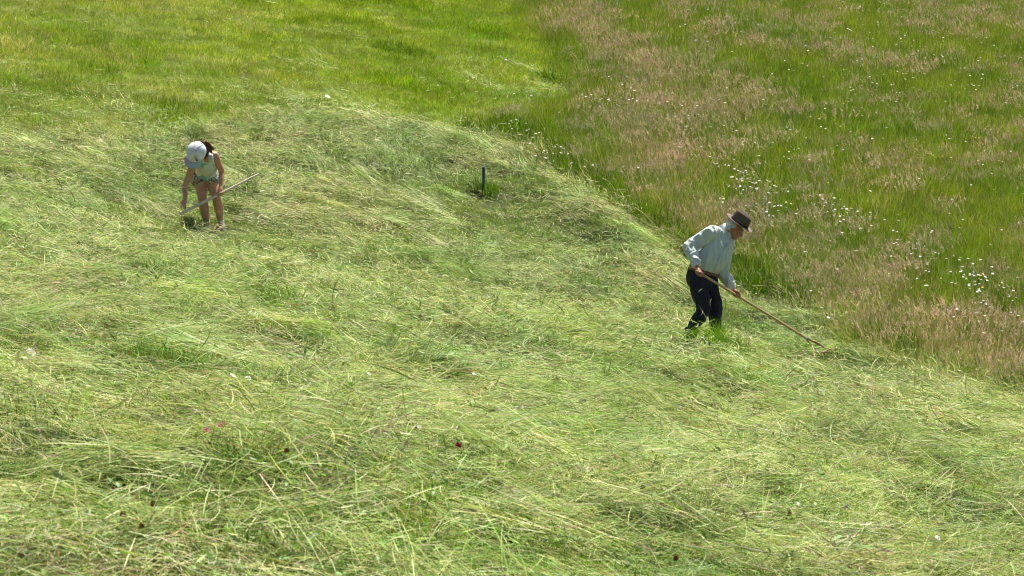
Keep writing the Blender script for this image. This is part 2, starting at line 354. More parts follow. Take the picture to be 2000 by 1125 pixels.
def grass():
    hm = blade_mat('cut hay', spread=.27, pscale=.8, tintA=(.76, .95, .72), tintB=(1.22, 1.14, 1.22), transl=.3)
    near = [hay_clump(340, .24, .0032, spread=.5) for _ in range(6)]+[merge([hay_clump(200, .2, .0034, spread=.8), leaf_clump(40, .04, .011, .28)]) for _ in range(2)]+[merge([hay_clump(230, .32, .0026, spread=.4), heads_flat(15, .3)]) for _ in range(2)]
    near = [hay_lock(110, .40, .0042, .085, tone) for tone in (1.1, 1.0, .95, 1.05, .9, 1.0)]+near
    cn = proto_collection('hay_near', near, hm)
    far = [hay_clump(300, .20, .0046, flat=.15, spread=.45) for _ in range(5)]+[merge([hay_clump(200, .2, .0052, spread=.9, flat=.22), leaf_clump(16, .04, .013, .28)]) for _ in range(2)]
    far = [hay_lock(80, .30, .0052, .10, tone) for tone in (1.08, 1.0, .95, 1.05)]+far
    cf = proto_collection('hay_far', far, hm)
    def lay(name, coll, nv, dens, y0, y1, label, sc):
        X, Y, hay, lawn, mead, u, v, d = area_points(dens, y0, y1)
        thick = fbm(X*1.3, Y*1.9, 60, 3)
        cxx = np.interp(v, CY, CX); e = np.interp(u, BX, BY)-v
        hayx = np.clip(hay+lawn*(.03+.30*np.exp(-np.abs(e)/38)*(1-.85*sstep(560, 700, u))+.55*np.exp(-((u-cxx+45)/34)**2)*sstep(230, 190, v)), 0, 1)
        hol = fbm((X*.97-Y*.26)*2.4+4, (Y*.97+X*.26)*4.2, 9, 3)
        k = (rng.random(len(X)) < hayx*np.clip((thick-.32)*5, .15, 1)*np.clip((hol-.30)*6, .12, 1)*(1-.80*hollow(X, Y))) & keep(X, Y); X, Y, thick, hk = X[k], Y[k], thick[k], hay[k]
        n = len(X); Z = H(X, Y)-.015+rng.uniform(0, .03, n)
        yaw = flow(X, Y)+rng.normal(0, .55, n)+1.1*(fbm(X*1.4, Y*1.4, 33, 2)-.5); nr = normals(X, Y)+rng.normal(0, .085, (n, 3))
        s = rng.uniform(.7, 1.25, n)*sc; g = np.zeros(n)
        for (hx, hy, r) in PADS: g = np.maximum(g, np.exp(-((X-hx)/(r*.9))**2-((Y-hy+1.1)/(1.6*r+.6))**2))
        Z = Z-.06*g
        vz = fbm(X*.8, Y*.8, 77, 2); nl = 6 if y0 < 10 else 4; idx = np.where(vz+rng.normal(0, .12, n) > .58, rng.integers(nv-4 if y0 < 10 else nv-2, nv-(2 if y0 < 10 else 0), n), rng.integers(nl, nv, n))
        lk = (rng.random(n) < np.clip(.10+1.3*(fbm(X*.7+9, Y*.6, 160, 2)-.44), .05, .24 if y0 < 10 else .13)) & (hk > .6); idx = np.where(lk, rng.integers(0, nl, n), idx); yaw0 = yaw; yaw = np.where(lk, flow(X, Y)+rng.normal(0, .22, n)+1.2*(fbm(X*1.1, Y*1.1, 170, 2)-.5)+math.pi*(rng.random(n) < .5), yaw); Z = Z+.02*lk
        scatter(name, np.stack([X, Y, Z], -1), rot_euler(yaw, nr), np.stack([s, s, s*rng.uniform(.7, 1.3, n)*(1-.85*g)], -1), idx, coll, label)
        return n
    a = lay('hay', cn, len(near), 38, 5, 20, 'thick layer of freshly cut pale green hay in the foreground', 1)
    b = lay('hay', cf, len(far), 28, 20, 48, 'freshly cut hay lying on the slope round the two people', 1.0)
    # stubble standing between the swaths
    sm = blade_mat('stubble', pscale=1.2, tintA=(.75, .85, .7), tintB=(1.1, 1.05, 1), transl=.45)
    cs = proto_collection('stubble', [upright(150, .075, .005, .26, .45, [(.17, .30, .05), (.27, .36, .10), (.36, .33, .16), (.10, .19, .03)], [4, 3, 1.4, 2]) for _ in range(4)]+[upright(240, .17, .0042, .13, .55, [(.15, .24, .06), (.24, .32, .10), (.07, .12, .025), (.32, .32, .15)], [3, 3, 3, 2], 1.3) for _ in range(3)], sm)
    X, Y, hay, lawn, mead, u, v, d = area_points(14, 6, 46)
    k = (rng.random(len(X)) < hay) & keep(X, Y); X, Y = X[k], Y[k]; n = len(X)
    s = rng.uniform(.7, 1.3, n); tus = (rng.random(n) < .05+.35*(fbm(X*.9, Y*.7, 150, 2) > .66)) & ~((np.abs(X-KEEP_OUT[0][0][0]) < .8) & (np.abs(Y-KEEP_OUT[0][0][1]+.8) < 1.6)) & ~((np.abs(X-KEEP_OUT[2][0][0]) < .7) & (np.abs(Y-KEEP_OUT[2][0][1]+.8) < 1.6))
    sidx = np.where(tus, rng.integers(4, 7, n), rng.integers(0, 4, n))
    scatter('stubble_grass', np.stack([X, Y, H(X, Y)], -1), rot_euler(rng.uniform(0, 6.28, n), normals(X, Y)*.5+np.array([0, 0, .5])), np.stack([s, s, s], -1), sidx, cs, 'short green stubble showing between the swaths of hay')
    # lawn-like regrowth, upper left
    lm = blade_mat('young grass', sat=.97, spread=.28, pscale=.5, tintA=(.74, .84, .75), tintB=(1.12, 1.05, 1.05), transl=.45)
    G1 = [(.205, .34, .022), (.30, .41, .036), (.42, .43, .12), (.11, .19, .015), (.52, .44, .23)]
    cl = proto_collection('lawn', [upright(300, .07, .0062, .30, .55, G1, [4, 4, 2.2, 1.5, .5], seg=3) for _ in range(4)]+[upright(270, .08, .0060, .30, .6, G1, [2, 3, 4, 1, 2.4], seg=3) for _ in range(2)]+[upright(220, .115, .0085, .29, .5, G1, [3, 1, .3, 3, 0], seg=3)], lm)
    X, Y, hay, lawn, mead, u, v, d = area_points(13, 26, 70, 2)
    k = rng.random(len(X)) < lawn; X, Y, v = X[k], Y[k], v[k]; n = len(X)
    dry = fbm(X*.45, Y*.45, 90, 3)+.10*sstep(90, 220, v); r_ = rng.random(n)
    idx = np.where(dry+rng.normal(0, .06, n) > .63, rng.integers(4, 6, n), rng.integers(0, 4, n)); idx = np.where(fbm(X*1.2, Y*1.2, 95, 2)+rng.normal(0, .05, n) > .71, 6, idx)
    s = rng.uniform(.65, 1.35, n)
    scatter('lawn_grass', np.stack([X, Y, H(X, Y)], -1), rot_euler(rng.uniform(0, 6.28, n), normals(X, Y)*.4+np.array([0, 0, .6])), np.stack([s, s, s*rng.uniform(.7, 1.3, n)], -1), idx, cl, 'short bright green regrown grass on the upper slope')
    # uncut meadow: leaves and stems
    mm = blade_mat('meadow grass', pscale=.45, tintA=(.80, .88, .78), tintB=(1.12, 1.02, 1.06), transl=.4)
    G2 = [(.17, .265, .032), (.235, .325, .052), (.33, .37, .11), (.075, .14, .014), (.46, .36, .21)]
    cm = proto_collection('meadow', [upright(170, .31, .0062, .29, .34, G2, [5, 4, 2, 2, .5], .5) for _ in range(4)]+[upright(170, .33, .0058, .29, .26, G2, [3, 3, 3, 1.5, 3], .55) for _ in range(2)]+[upright(230, .40, .0085, .27, .16, [(.085, .17, .02), (.13, .24, .03), (.05, .10, .012), (.20, .29, .05)], [4, 3, 2, 1.5], .4) for _ in range(2)], mm)  # last two variants: shade of the tall edge put into darker leaf colour
    X, Y, hay, lawn, mead, u, v, d = area_points(10.5, 22, 82, 3)
    k = rng.random(len(X)) < mead; X, Y, u, v = X[k], Y[k], u[k], v[k]; n = len(X)
    br = brown(X, Y, u, v)
    idx = np.where(br+rng.normal(0, .1, n) > .55, rng.integers(4, 6, n), rng.integers(0, 4, n)); s = rng.uniform(.7, 1.15, n)
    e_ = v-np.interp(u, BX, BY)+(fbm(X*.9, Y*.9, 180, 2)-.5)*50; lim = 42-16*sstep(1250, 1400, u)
    idx = np.where((e_ > -lim) & (e_ < 12) & (rng.random(n) < .62-.30*sstep(1350, 1700, u)), rng.integers(6, 8, n), idx)  # shade-coloured variants banded along the base of the cut edge
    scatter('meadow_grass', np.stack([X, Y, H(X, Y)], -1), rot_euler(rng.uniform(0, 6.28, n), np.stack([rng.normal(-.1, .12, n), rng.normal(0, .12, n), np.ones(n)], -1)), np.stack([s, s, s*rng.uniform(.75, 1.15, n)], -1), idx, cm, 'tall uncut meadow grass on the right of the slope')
    HC = [(.52, .40, .27), (.42, .32, .20), (.58, .50, .33), (.40, .37, .19)]
    ch = proto_collection('seed_heads', [panicles(40, .40, .3, HC, [4, 3, 2, 1]) for _ in range(4)]+[panicles(36, .42, .3, HC, [1, 1, 4, 3]) for _ in range(2)], mm)
    X, Y, hay, lawn, mead, u, v, d = area_points(10, 22, 82, 3)
    br = brown(X, Y, u, v)
    k = rng.random(len(X)) < mead*np.clip((br-.22)*1.2, .13, .66); X, Y = X[k], Y[k]; n = len(X); s = rng.uniform(.7, 1.15, n)
    scatter('grass_seed_heads', np.stack([X, Y, H(X, Y)], -1), rot_euler(rng.normal(0, .8, n), np.stack([rng.normal(-.12, .12, n), rng.normal(0, .12, n), np.ones(n)], -1)), np.stack([s, s, s], -1), rng.integers(0, 6, n), ch, 'pinkish brown seed heads standing above the uncut meadow')
    em = proto_collection('edge', [upright(90, .42, .0065, .26, .28, [(.24, .33, .07), (.36, .42, .14), (.46, .44, .22), (.13, .20, .03)], [3, 3, 2, 2], .7) for _ in range(4)]+[panicles(26, .42, .26, HC, [3, 2, 3, 1])], mm)
    X, Y, hay, lawn, mead, u, v, d = area_points(26, 24, 48, 2)
    e = v-np.interp(u, BX, BY)+(fbm(X*1.6, Y*1.6, 131, 3)-.5)*60
    k = (u > 930) & (rng.random(len(X)) < np.exp(-((e+8)/13)**2)*(.22+.4*sstep(1250, 1600, u))) & (e > -60); X, Y = X[k], Y[k]; n = len(X)
    nr = np.stack([rng.normal(-.65, .28, n), rng.normal(-.55, .28, n), np.ones(n)], -1); s = rng.uniform(.6, 1.1, n)
    scatter('edge_grass', np.stack([X, Y, H(X, Y)], -1), rot_euler(rng.normal(0, 1.5, n), nr), np.stack([s, s, s], -1), rng.integers(0, 5, n), em, 'tangled long grass leaning over the freshly cut border')
    print('instances hay', a, b)
def brown(X, Y, u, v):
    """how much the grass has gone to seed: bands that follow the edge of the cut, green hollows between"""
    e = v-np.interp(u, BX, BY)           # negative inside the meadow
    band = np.exp(-((e+95)/70)**2)*.95*sstep(1100, 1300, u)+np.exp(-(((u-1250)/130)**2+((v-150)/75)**2))*.55+np.exp(-(((u-1130)/90)**2+((v-60)/60)**2))*.4
    band = band+np.exp(-(((u-1330)/170)**2+((v-265)/50)**2))*.7+np.exp(-(((u-1830)/110)**2+((v-20)/60)**2))*.4
    return .235-.3*sstep(1190, 1050, u)*sstep(180, 240, v)+.68*band+.6*(fbm(X*.35, Y*.35, 120, 3)-.5)+.55*(fbm(X*1.3, Y*.8, 125, 2)-.5)
if GRASS: grass()
# ================================================================ solid modelling helpers
def catmull(pts, sub):
    pts = np.asarray(pts, float); n = len(pts)
    if n < 3: 
        t = np.linspace(0, 1, sub+1)[:, None]; return pts[0]*(1-t)+pts[1]*t
    q = np.vstack([2*pts[0]-pts[1], pts, 2*pts[-1]-pts[-2]]); out = []
    for i in range(1, n):
        p0, p1, p2, p3 = q[i-1], q[i], q[i+1], q[i+2]
        for s in range(sub):
            t = s/sub; out.append(.5*((2*p1)+(-p0+p2)*t+(2*p0-5*p1+4*p2-p3)*t*t+(-p0+3*p1-3*p2+p3)*t**3))
    out.append(pts[-1]); return np.array(out)
def loft(path, radii, side=(0, 1, 0), sub=4, seg=20, cap=True, closed_end=(True, True)):
    """tube through path; radii (ra along side, rb across); rounded ends. Returns V, F"""
    radii = [(r, r) if np.isscalar(r) else r for r in radii]
    A = catmull(np.hstack([np.asarray(path, float), np.asarray(radii, float)]), sub)
    p, r = A[:, :3], np.maximum(A[:, 3:5], .0008)
    t = norm(np.gradient(p, axis=0)); sv_ = np.asarray(side, float)
    a = norm(sv_-t*np.sum(sv_*t, -1, keepdims=True)); b = np.cross(t, a)
    if cap:   # rounded ends
        def capr(i, sgn):
            P_, R_ = [], []
            for k in (.98, .85, .6, .3):
                P_.append(p[i]+t[i]*sgn*min(r[i])*k*.9); R_.append(r[i]*math.sqrt(max(0, 1-k*k)))
            return P_, R_
        P0, R0 = capr(0, -1); P1, R1 = capr(-1, 1)
        p = np.vstack([P0, p, P1[::-1]]); r = np.vstack([R0, r, R1[::-1]])
        a = np.vstack([[a[0]]*4, a, [a[-1]]*4]); b = np.vstack([[b[0]]*4, b, [b[-1]]*4])
    th = np.linspace(0, 2*math.pi, seg, endpoint=False)
    V = (p[:, None]+a[:, None]*(np.cos(th)[None, :, None]*r[:, None, :1])+b[:, None]*(np.sin(th)[None, :, None]*r[:, None, 1:2])).reshape(-1, 3)
    n = len(p); F = []
    for i in range(n-1):
        for j in range(seg):
            F.append((i*seg+j, i*seg+(j+1) % seg, (i+1)*seg+(j+1) % seg, (i+1)*seg+j))
    V = np.vstack([V, p[0], p[-1]]); c0, c1 = len(V)-2, len(V)-1; T = []
    for j in range(seg):
        T.append((c0, (j+1) % seg, j)); T.append((c1, (n-1)*seg+j, (n-1)*seg+(j+1) % seg))
    return V, F+T
def ball(c, ax, rad, seg=16):
    """ellipsoid; ax = 3 axes rows, rad = 3 radii"""
    ax = np.asarray(ax, float); V = []; F = []
    for i in range(seg+1):
        ph = math.pi*i/seg
        for j in range(seg*2):
            th = math.pi*j/seg
            V.append(np.asarray(c)+ax[0]*rad[0]*math.sin(ph)*math.cos(th)+ax[1]*rad[1]*math.sin(ph)*math.sin(th)+ax[2]*rad[2]*math.cos(ph))
    m = seg*2
    for i in range(seg):
        for j in range(m): F.append((i*m+j, (i+1)*m+j, (i+1)*m+(j+1) % m, i*m+(j+1) % m))
    return np.array(V), F
def raw_mesh(name, parts, mats=None):
    V, F, k = [], [], 0
    mi = []
    for q, (v, f) in enumerate(parts):
        V.append(v); F += [tuple(int(i)+k for i in g) for g in f]; k += len(v); mi += [0 if mats is None else mats[q]]*len(f)
    me = bpy.data.meshes.new(name); me.from_pydata([tuple(map(float, c)) for c in np.concatenate(V)], [], F)
    bm = bmesh.new(); bm.from_mesh(me); bmesh.ops.remove_doubles(bm, verts=bm.verts, dist=1e-6); bmesh.ops.recalc_face_normals(bm, faces=bm.faces); bm.to_mesh(me); bm.free()
    if mats is not None and len(me.polygons) == len(mi): me.polygons.foreach_set('material_index', mi)
    me.update(); return me
def fuse(name, parts, voxel=.006, smooth=4, disp=None):
    """one continuous skin round overlapping volumes"""
    me = raw_mesh(name, parts); c = np.mean([v.mean(0) for v, f in parts], 0)
    me.transform(Matrix.Translation(-Vector(c)))
    o = bpy.data.objects.new(name, me); scene.collection.objects.link(o)
    m = o.modifiers.new('r', 'REMESH'); m.mode = 'VOXEL'; m.voxel_size = voxel
    if smooth: s = o.modifiers.new('s', 'SMOOTH'); s.iterations = smooth; s.factor = .5
    dg = bpy.context.evaluated_depsgraph_get(); me2 = bpy.data.meshes.new_from_object(o.evaluated_get(dg))
    bpy.data.objects.remove(o); me2.name = name; me2.transform(Matrix.Translation(Vector(c)))
    if disp:
        n = len(me2.vertices); co = np.empty(n*3, np.float32); me2.vertices.foreach_get('co', co); co = co.reshape(-1, 3)
        no = np.empty(n*3, np.float32); me2.vertices.foreach_get('normal', no); no = no.reshape(-1, 3)
        co = co+no*disp(co)[:, None]; me2.vertices.foreach_set('co', co.astype(np.float32).ravel()); me2.update()
    return me2
def noise3(P_, sx, sy, sz, seed=0):
    return np.array([mnoise.noise(Vector((p[0]*sx+seed, p[1]*sy, p[2]*sz))) for p in P_])
def folds(P_, axes, freq, amp, seed=0):
    """soft wrinkles, long along axes[2]"""
    A = np.asarray(axes, float); q = (P_-P_.mean(0))@A.T
    a = noise3(q, freq[0], freq[1], freq[2], seed); b = noise3(q, freq[0]*2.1, freq[1]*2.1, freq[2]*2.1, seed+9)
    return amp*(1-2*np.abs(a)*1.6)+amp*.4*b
def unit(v): v = np.asarray(v, float); return v/np.linalg.norm(v)
def frame(fwd, up):
    f = unit(fwd); u = np.asarray(up, float); u = unit(u-f*(u@f)); r = np.cross(f, u); return r, f, u    # right, forward, up
def grip(c, axis, pr, palm_dir, wrist, s=1.0, index_sign=1, roll=1):
    """hand closed round a pole: palm, four bent fingers of unequal length, thumb"""
    ax = unit(axis); d = np.asarray(palm_dir, float); d = unit(d-ax*(d@ax)); e = np.cross(ax, d)*roll
    parts = []
    pc = c+d*(pr+.013*s); pw = np.asarray(wrist, float)
    parts.append(loft([pw, pw*.5+pc*.5+d*.004, pc], [(.026*s, .019*s), (.034*s, .017*s), (.040*s, .014*s)], side=ax))
    parts.append(loft([pc-e*.012*s-ax*.0, pc+e*.022*s], [(.041*s, .013*s), (.039*s, .012*s)], side=ax))
    for i, (ln, r) in enumerate(((225, .0088), (245, .0092), (232, .0088), (200, .0078))):
        off = ax*index_sign*(.030-.0205*i)*s; pts = []
        for k in range(7):
            t = R(25+ln*k/6); rr = pr+.0085*s+(.004*s if k in (1, 3) else 0)
            pts.append(c+off+rr*(d*math.cos(t)+e*math.sin(t)))
        parts.append(loft(pts, [r*s*(1.08-.045*k) for k in range(7)], side=ax, sub=2, seg=10))
    th = []
    for k in range(5):
        t = R(-20-150*k/4); rr = pr+.010*s
        th.append(c+ax*index_sign*(.030+.006*k)*s+rr*(d*math.cos(t)+e*math.sin(t)))
    parts.append(loft([pw*.35+pc*.65+ax*index_sign*.02*s]+th, [.013*s, .0115*s, .0115*s, .011*s, .0105*s, .009*s], side=ax, sub=2, seg=10))
    return parts
def stick(path, radii, sub=5, seg=14): return loft(path, radii, side=(0, .3, 1), sub=sub, seg=seg)
# ================================================================ shared materials
skin_old = pmat('weathered skin', (.36, .155, .095), .55, (.44, .20, .13), 30, .25, 90, sss=.08)
skin_kid = pmat('tanned skin', (.54, .27, .155), .5, (.60, .32, .19), 14, .1, 60, sss=.08)
wood_new = pmat('pale handle wood', (.46, .30, .15), .5, (.56, .39, .21), 7, .2, 60, stretch=(1, 6, 6))
wood_old = pmat('weathered grey wood', (.60, .48, .37), .75, (.76, .64, .53), 8, .4, 50, stretch=(1, 5, 5))
wood_mid = pmat('brown bent wood', (.27, .15, .065), .55, (.36, .22, .11), 12, .2, 50)
metal = pmat('galvanised band', (.5, .5, .5), .35, spec=.6)
dark_leather = pmat('dark boots', (.03, .024, .02), .6, (.06, .045, .035), 20, .3)
brown_leather = pmat('brown leather', (.13, .06, .03), .5, (.18, .085, .04), 30, .2)
# ================================================================ the man
DM = float(proj(ground_px(1374, 668)[0])[2])-.1
KM = FP/DM
def PM(px, py, dy=0.0): return P(px, py, DM+dy)
def build_man():
    base = ground_px(1374, 672)[0]; root = empty('person', base)
    tag(root, 'man in brown felt hat, pale shirt and dark trousers, bending over a hay rake', 'person')
    Rv = np.array([-.64, -.77, 0]); Fv = np.array([.77, -.64, 0])         # his right, his front
    # head frame
    hr, hf, hu = frame((.84, -.26, -.47), (.42, -.06, .9)); hc = PM(1434.5, 445.5, -.04)
    hd = lambda r, f, u: hc+hr*r+hf*f+hu*u
    hips, neck = PM(1370, 534, 0), PM(1417, 452, 0)
    shR, shL = PM(1393, 452, -.15), PM(1423, 464, .13)
    elR, wrR = PM(1348, 482, -.17), PM(1361, 520, -.32)
    elL, wrL = PM(1412, 531, .10), PM(1430, 563, -.03)
    hipR, hipL = PM(1361, 545, -.07), PM(1384, 545, .07)
    knR, knL = PM(1374, 603, -.14), PM(1397, 603, .06)
    anR, anL = PM(1344, 660, -.04), PM(1395, 664, .12)
    tip = ground_px(1623, 685)[0]+np.array([0, -.05, .07]); tipd = proj(tip)[2]-DM
    handR, handL = PM(1366.5, 533, -.37), PM(1437.5, 574.5, -.37+(tipd+.37)*71/254)
    wrL = PM(1431, 564, (proj(handL)[2]-DM)+.05)
    ax = unit(handL-handR)
    parts = [ball(hd(0, -.015, .03), (hr, hf, hu), (.074, .094, .088)), ball(hd(0, .02, -.035), (hr, hf, hu), (.060, .072, .075)),
             ball(hd(0, .055, -.085), (hr, hf, hu), (.032, .032, .027)), ball(hd(0, .07, .018), (hr, hf, hu), (.05, .026, .018)),
             loft([hd(0, .082, .008), hd(0, .096, -.020), hd(0, .103, -.035)], [(.010, .014), (.013, .016), (.016, .014)], side=hr, seg=10),
             ball(hd(0, .088, -.060), (hr, hf, hu), (.022, .010, .006)), ball(hd(0, .086, -.070), (hr, hf, hu), (.020, .010, .006)),
             ball(hd(.033, .066, -.022), (hr, hf, hu), (.02, .02, .02)), ball(hd(-.033, .066, -.022), (hr, hf, hu), (.02, .02, .02))]
    for s in (1, -1):
        parts += [ball(hd(s*.073, -.018, -.012), (unit(hr*s+hf*-.4), unit(hf+hr*s*.4), hu), (.016, .020, .034))]
    parts += [loft([neck-unit(neck-hips)*.08, neck, hd(0, -.03, -.05)], [.07, .062, .06], side=hr),
              loft([hips, hips*.5+neck*.5, neck-unit(neck-hips)*.05], [(.11, .08), (.12, .09), (.12, .07)], side=Rv)]
    for sh, el, wr, hp in ((shR, elR, wrR, hips), (shL, elL, wrL, hips)):
        parts.append(loft([neck*.6+sh*.4-unit(neck-hips)*.06, sh, sh*.5+el*.5, el, el*.45+wr*.55, wr], [.055, .052, .043, .038, .036, .025], side=Rv))
    for hp, kn, an in ((hipR, knR, anR), (hipL, knL, anL)):
        parts.append(loft([hips*.4+hp*.6, hp, hp*.5+kn*.5, kn, kn*.6+an*.4, an], [.08, .085, .07, .052, .052, .036], side=Rv))
        parts.append(loft([an+np.array([0, 0, -.02]), an+Fv*.05+np.array([0, 0, -.06]), an+Fv*.15+np.array([0, 0, -.075])], [.035, .035, .028], side=Rv))
    parts += grip(handR, ax, .0145, unit(np.array([-.25, -.95, .25])), wrR, 1.0, 1, 1)
    parts += grip(handL, ax, .0145, unit(np.array([.1, .35, .95])), wrL, 1.0, 1, -1)
    mesh_obj('body', fuse('body', parts, .0045, 3), skin_old, root)
    ew = pmat('eye white', (.35, .29, .25), .3); ed = pmat('eye dark', (.02, .015, .01), .2)
    for s in (1, -1):
        e = mesh_obj('eye', raw_mesh('eye', [ball(hd(s*.030, .078, -.002), (hr, hf, hu), (.012, .0115, .008), 8), ball(hd(s*.030, .084, -.003), (hr, hf, hu), (.007, .0062, .006), 8)], [0, 1]), [ew, ed], root)
    # hair, grey, short at the back and sides
    hair = pmat('short grey hair', (.42, .40, .38), .8, (.58, .56, .54), 80, .8, 220)
    hp_ = [ball(hd(0, -.030, .030), (hr, hf, hu), (.0785, .083, .082))]
    hp_ += [loft([hd(s*.068, .01, .035), hd(s*.070, -.035, -.01), hd(s*.05, -.07, -.035)], [.012, .018, .018], side=hr) for s in (1, -1)]
    hp_ += [loft([hd(-.05, -.07, -.025), hd(0, -.085, -.03), hd(.05, -.07, -.025)], [.02, .022, .02], side=hu)]
    mesh_obj('hair', fuse('hair', hp_, .005, 2, lambda q: noise3(q, 60, 60, 60)*.004), hair, root)
    # eyebrows
    mesh_obj('eyebrow', raw_mesh('eyebrow', [loft([hd(s*.012, .098, .014), hd(s*.03, .096, .02), hd(s*.05, .082, .013)], [.003, .005, .003], side=hr, seg=8) for s in (1, -1)]), hair, root)
    # shirt
    shirt = pmat('pale green cotton', (.53, .575, .54), .85, (.58, .625, .59), 9, .15, 45, stretch=(1, 1, .4))
    sp = unit(neck-hips)
    body = loft([PM(1375.5, 524, -.01), PM(1379, 517, -.02), PM(1391, 502, -.03), PM(1403, 480, -.01), PM(1410, 463, 0), PM(1416, 452, 0)],
                [(.160, .138), (.178, .150), (.188, .166), (.195, .152), (.175, .12), (.09, .085)], side=Rv, seg=28)
    sl = lambda a, b, c, cu, wr: loft([a*.55+neck*.45-sp*.055, a-sp*.01, a*.5+b*.5, b, b*.5+c*.5, c], [.082, .080, .070, .067, .062, .048], side=Rv)
    wc = lambda el, wr: wr+(el-wr)*.12
    parts = [body, sl(shR, elR, wc(elR, wrR), 0, 0), sl(shL, elL, wc(elL, wrL), 0, 0)]
    parts += [ball(elR+np.array([-.008, 0, 0]), np.eye(3), (.068, .068, .068)), loft([PM(1357, 505, -.26), PM(1359, 512, -.29)], [.062, .058], side=Rv)]
    axs = (Rv, Fv, sp)
    def sd_(q):
        d = folds(q, axs, (13, 13, 2.4), .013, 3)-.004
        # gathers round the elbows and above the cuffs
        for el, wr in ((elR, wrR), (elL, wrL)):
            a = unit(wr-el); t = (q-el)@a; rr = np.linalg.norm(q-el-t[:, None]*a, axis=1)
            k = np.exp(-((t-.12)/.14)**2)*(rr < .11)
            d += k*.0075*np.abs(np.sin(t*48+7*noise3(q, 9, 9, 9, 5)))-k*.003
        return d
    sh_o = mesh_obj('shirt', fuse('shirt', parts, .0065, 5, sd_), shirt, root)
    pale = pmat('pale cuff cotton', (.64, .68, .63), .85)
    cuffs = []
    for el, wr in ((elR, wrR), (elL, wrL)):
        a = unit(wr-el); c0 = wr-a*.055; cuffs.append(loft([c0, c0+a*.055], [.046, .040], side=Rv, seg=24, cap=False))
    mesh_obj('cuff', raw_mesh('cuff', [cuffs[0]]), pale, root); mesh_obj('cuff', raw_mesh('cuff', [cuffs[1]]), pale, root)
    # collar: a folded strip round the neck with two points at the front
    cb = PM(1419.5, 453.5, -.01); nu = unit(hd(0, -.03, -.05)-neck); nu_ = nu; nf_ = unit(Fv-nu*(Fv@nu)); nr_ = np.cross(nf_, nu_)
    V, F = [], []; n = 28
    for i in range(n+1):
        th = R(18+324*i/n); r = .076; c_, s_ = math.cos(th), math.sin(th)
        front = max(0, c_); drop = .034+.030*front**3
        p0 = cb+nf_*r*c_*1.05+nr_*r*s_
        for rr, h in ((1.0, .0), (.97, .040-.022*front), (1.13, .036-.024*front), (1.32, .036-drop-.01)): V.append(cb+(p0-cb)*rr+nu_*h)
    for i in range(n):
        for k in range(3): F.append((i*4+k, i*4+k+1, (i+1)*4+k+1, (i+1)*4+k))
    co = mesh_obj('collar', raw_mesh('collar', [(np.array(V), F)]), pale, root); m = co.modifiers.new('t', 'SOLIDIFY'); m.thickness = .004
    # placket and buttons down the front, laid on the shirt by ray
    dg = bpy.context.evaluated_depsgraph_get(); dg.update()
    def on_shirt(px, py, off=.004):
        o_ = CAM; d_ = unit(P(px, py, 30)-CAM)
        inv = sh_o.matrix_world.inverted() if False else Matrix.Translation(-world_loc(sh_o))
        ok, loc, nrm, _ = sh_o.ray_cast(inv@Vector(o_), Vector(d_))
        return (np.array(loc)+np.array(world_loc(sh_o))-d_*off, np.array(nrm)) if ok else (None, None)
    line = [(1424.5, 468), (1420, 476), (1414, 486), (1408, 497), (1403, 508), (1399, 518), (1396, 526)]
    pts = [on_shirt(*q, off=.002)[0] for q in line]; pts = [p for p in pts if p is not None]
    if len(pts) > 3:
        mesh_obj('placket', raw_mesh('placket', [loft(pts, [(.015, .004)]*len(pts), side=(.9, -.3, .3), sub=3, seg=10)]), shirt, root)
        bt = pmat('shirt button', (.6, .6, .55), .3)
        for q in ((1417, 481), (1408.5, 496), (1401.5, 511)):
            p, nn = on_shirt(*q, off=.007)
            if p is not None: mesh_obj('button', raw_mesh('button', [ball(p, np.eye(3), (.006, .004, .006), 6)]), bt, root)
    # trousers
    tr = pmat('navy black trousers', (.014, .016, .028), .75, (.021, .024, .042), 12, .5, 40, spec=.25)
    parts = [loft([PM(1373.5, 523, 0), PM(1371, 532, 0), PM(1368, 545, 0), PM(1370, 556, 0)], [(.155, .135), (.160, .145), (.160, .142), (.13, .115)], side=Rv, seg=28)]
    for hp, kn, an, w_ in ((hipR+np.array([-.0, 0, 0]), knR, anR, 1), (hipL, knL, anL, 1)):
        parts.append(loft([hp, hp*.6+kn*.4, kn, kn*.55+an*.45, an+unit(an-kn)*.0], [(.092, .105), (.086, .092), (.070, .074), (.061, .066), (.058, .062)], side=Rv))
    def td(q):
        d = folds(q, (Rv, Fv, np.array([0, 0, 1])), (8, 8, 3), .010, 11)
        for kn in (knR, knL):
            t = q-kn; k = np.exp(-(np.linalg.norm(t, axis=1)/.13)**2); d += k*.006*np.abs(np.sin(t[:, 2]*42+t[:, 0]*30+6*noise3(q, 8, 8, 8, 2)))
        return d
    mesh_obj('trousers', fuse('trousers', parts, .007, 4, td), tr, root)
    mesh_obj('belt', raw_mesh('belt', [loft([PM(1372.4, 534, 0), PM(1374, 528.5, 0)], [(.180, .162), (.180, .162)], side=Rv, seg=36, sub=2, cap=False)]), brown_leather, root)
    for an, d_ in ((anR, .0), (anL, 0)):
        z = np.array([0, 0, 1.])
        bp = [loft([an+z*.08, an-z*.02, an-z*.05], [.052, .048, .05], side=Rv), loft([an-z*.055-Fv*.06, an-z*.055+Fv*.03, an-z*.062+Fv*.12, an-z*.07+Fv*.18], [(.036, .035), (.04, .045), (.046, .036), (.036, .026)], side=Rv)]
        mesh_obj('boot', fuse('boot', bp, .006, 3), dark_leather, root)
    # hat
    felt = pmat('brown felt', (.105, .078, .062), .95, (.145, .112, .092), 25, .35, 120, spec=.1)
    band = pmat('dark hat band', (.022, .016, .014), .7)
    hb = hd(0, .018, .068)
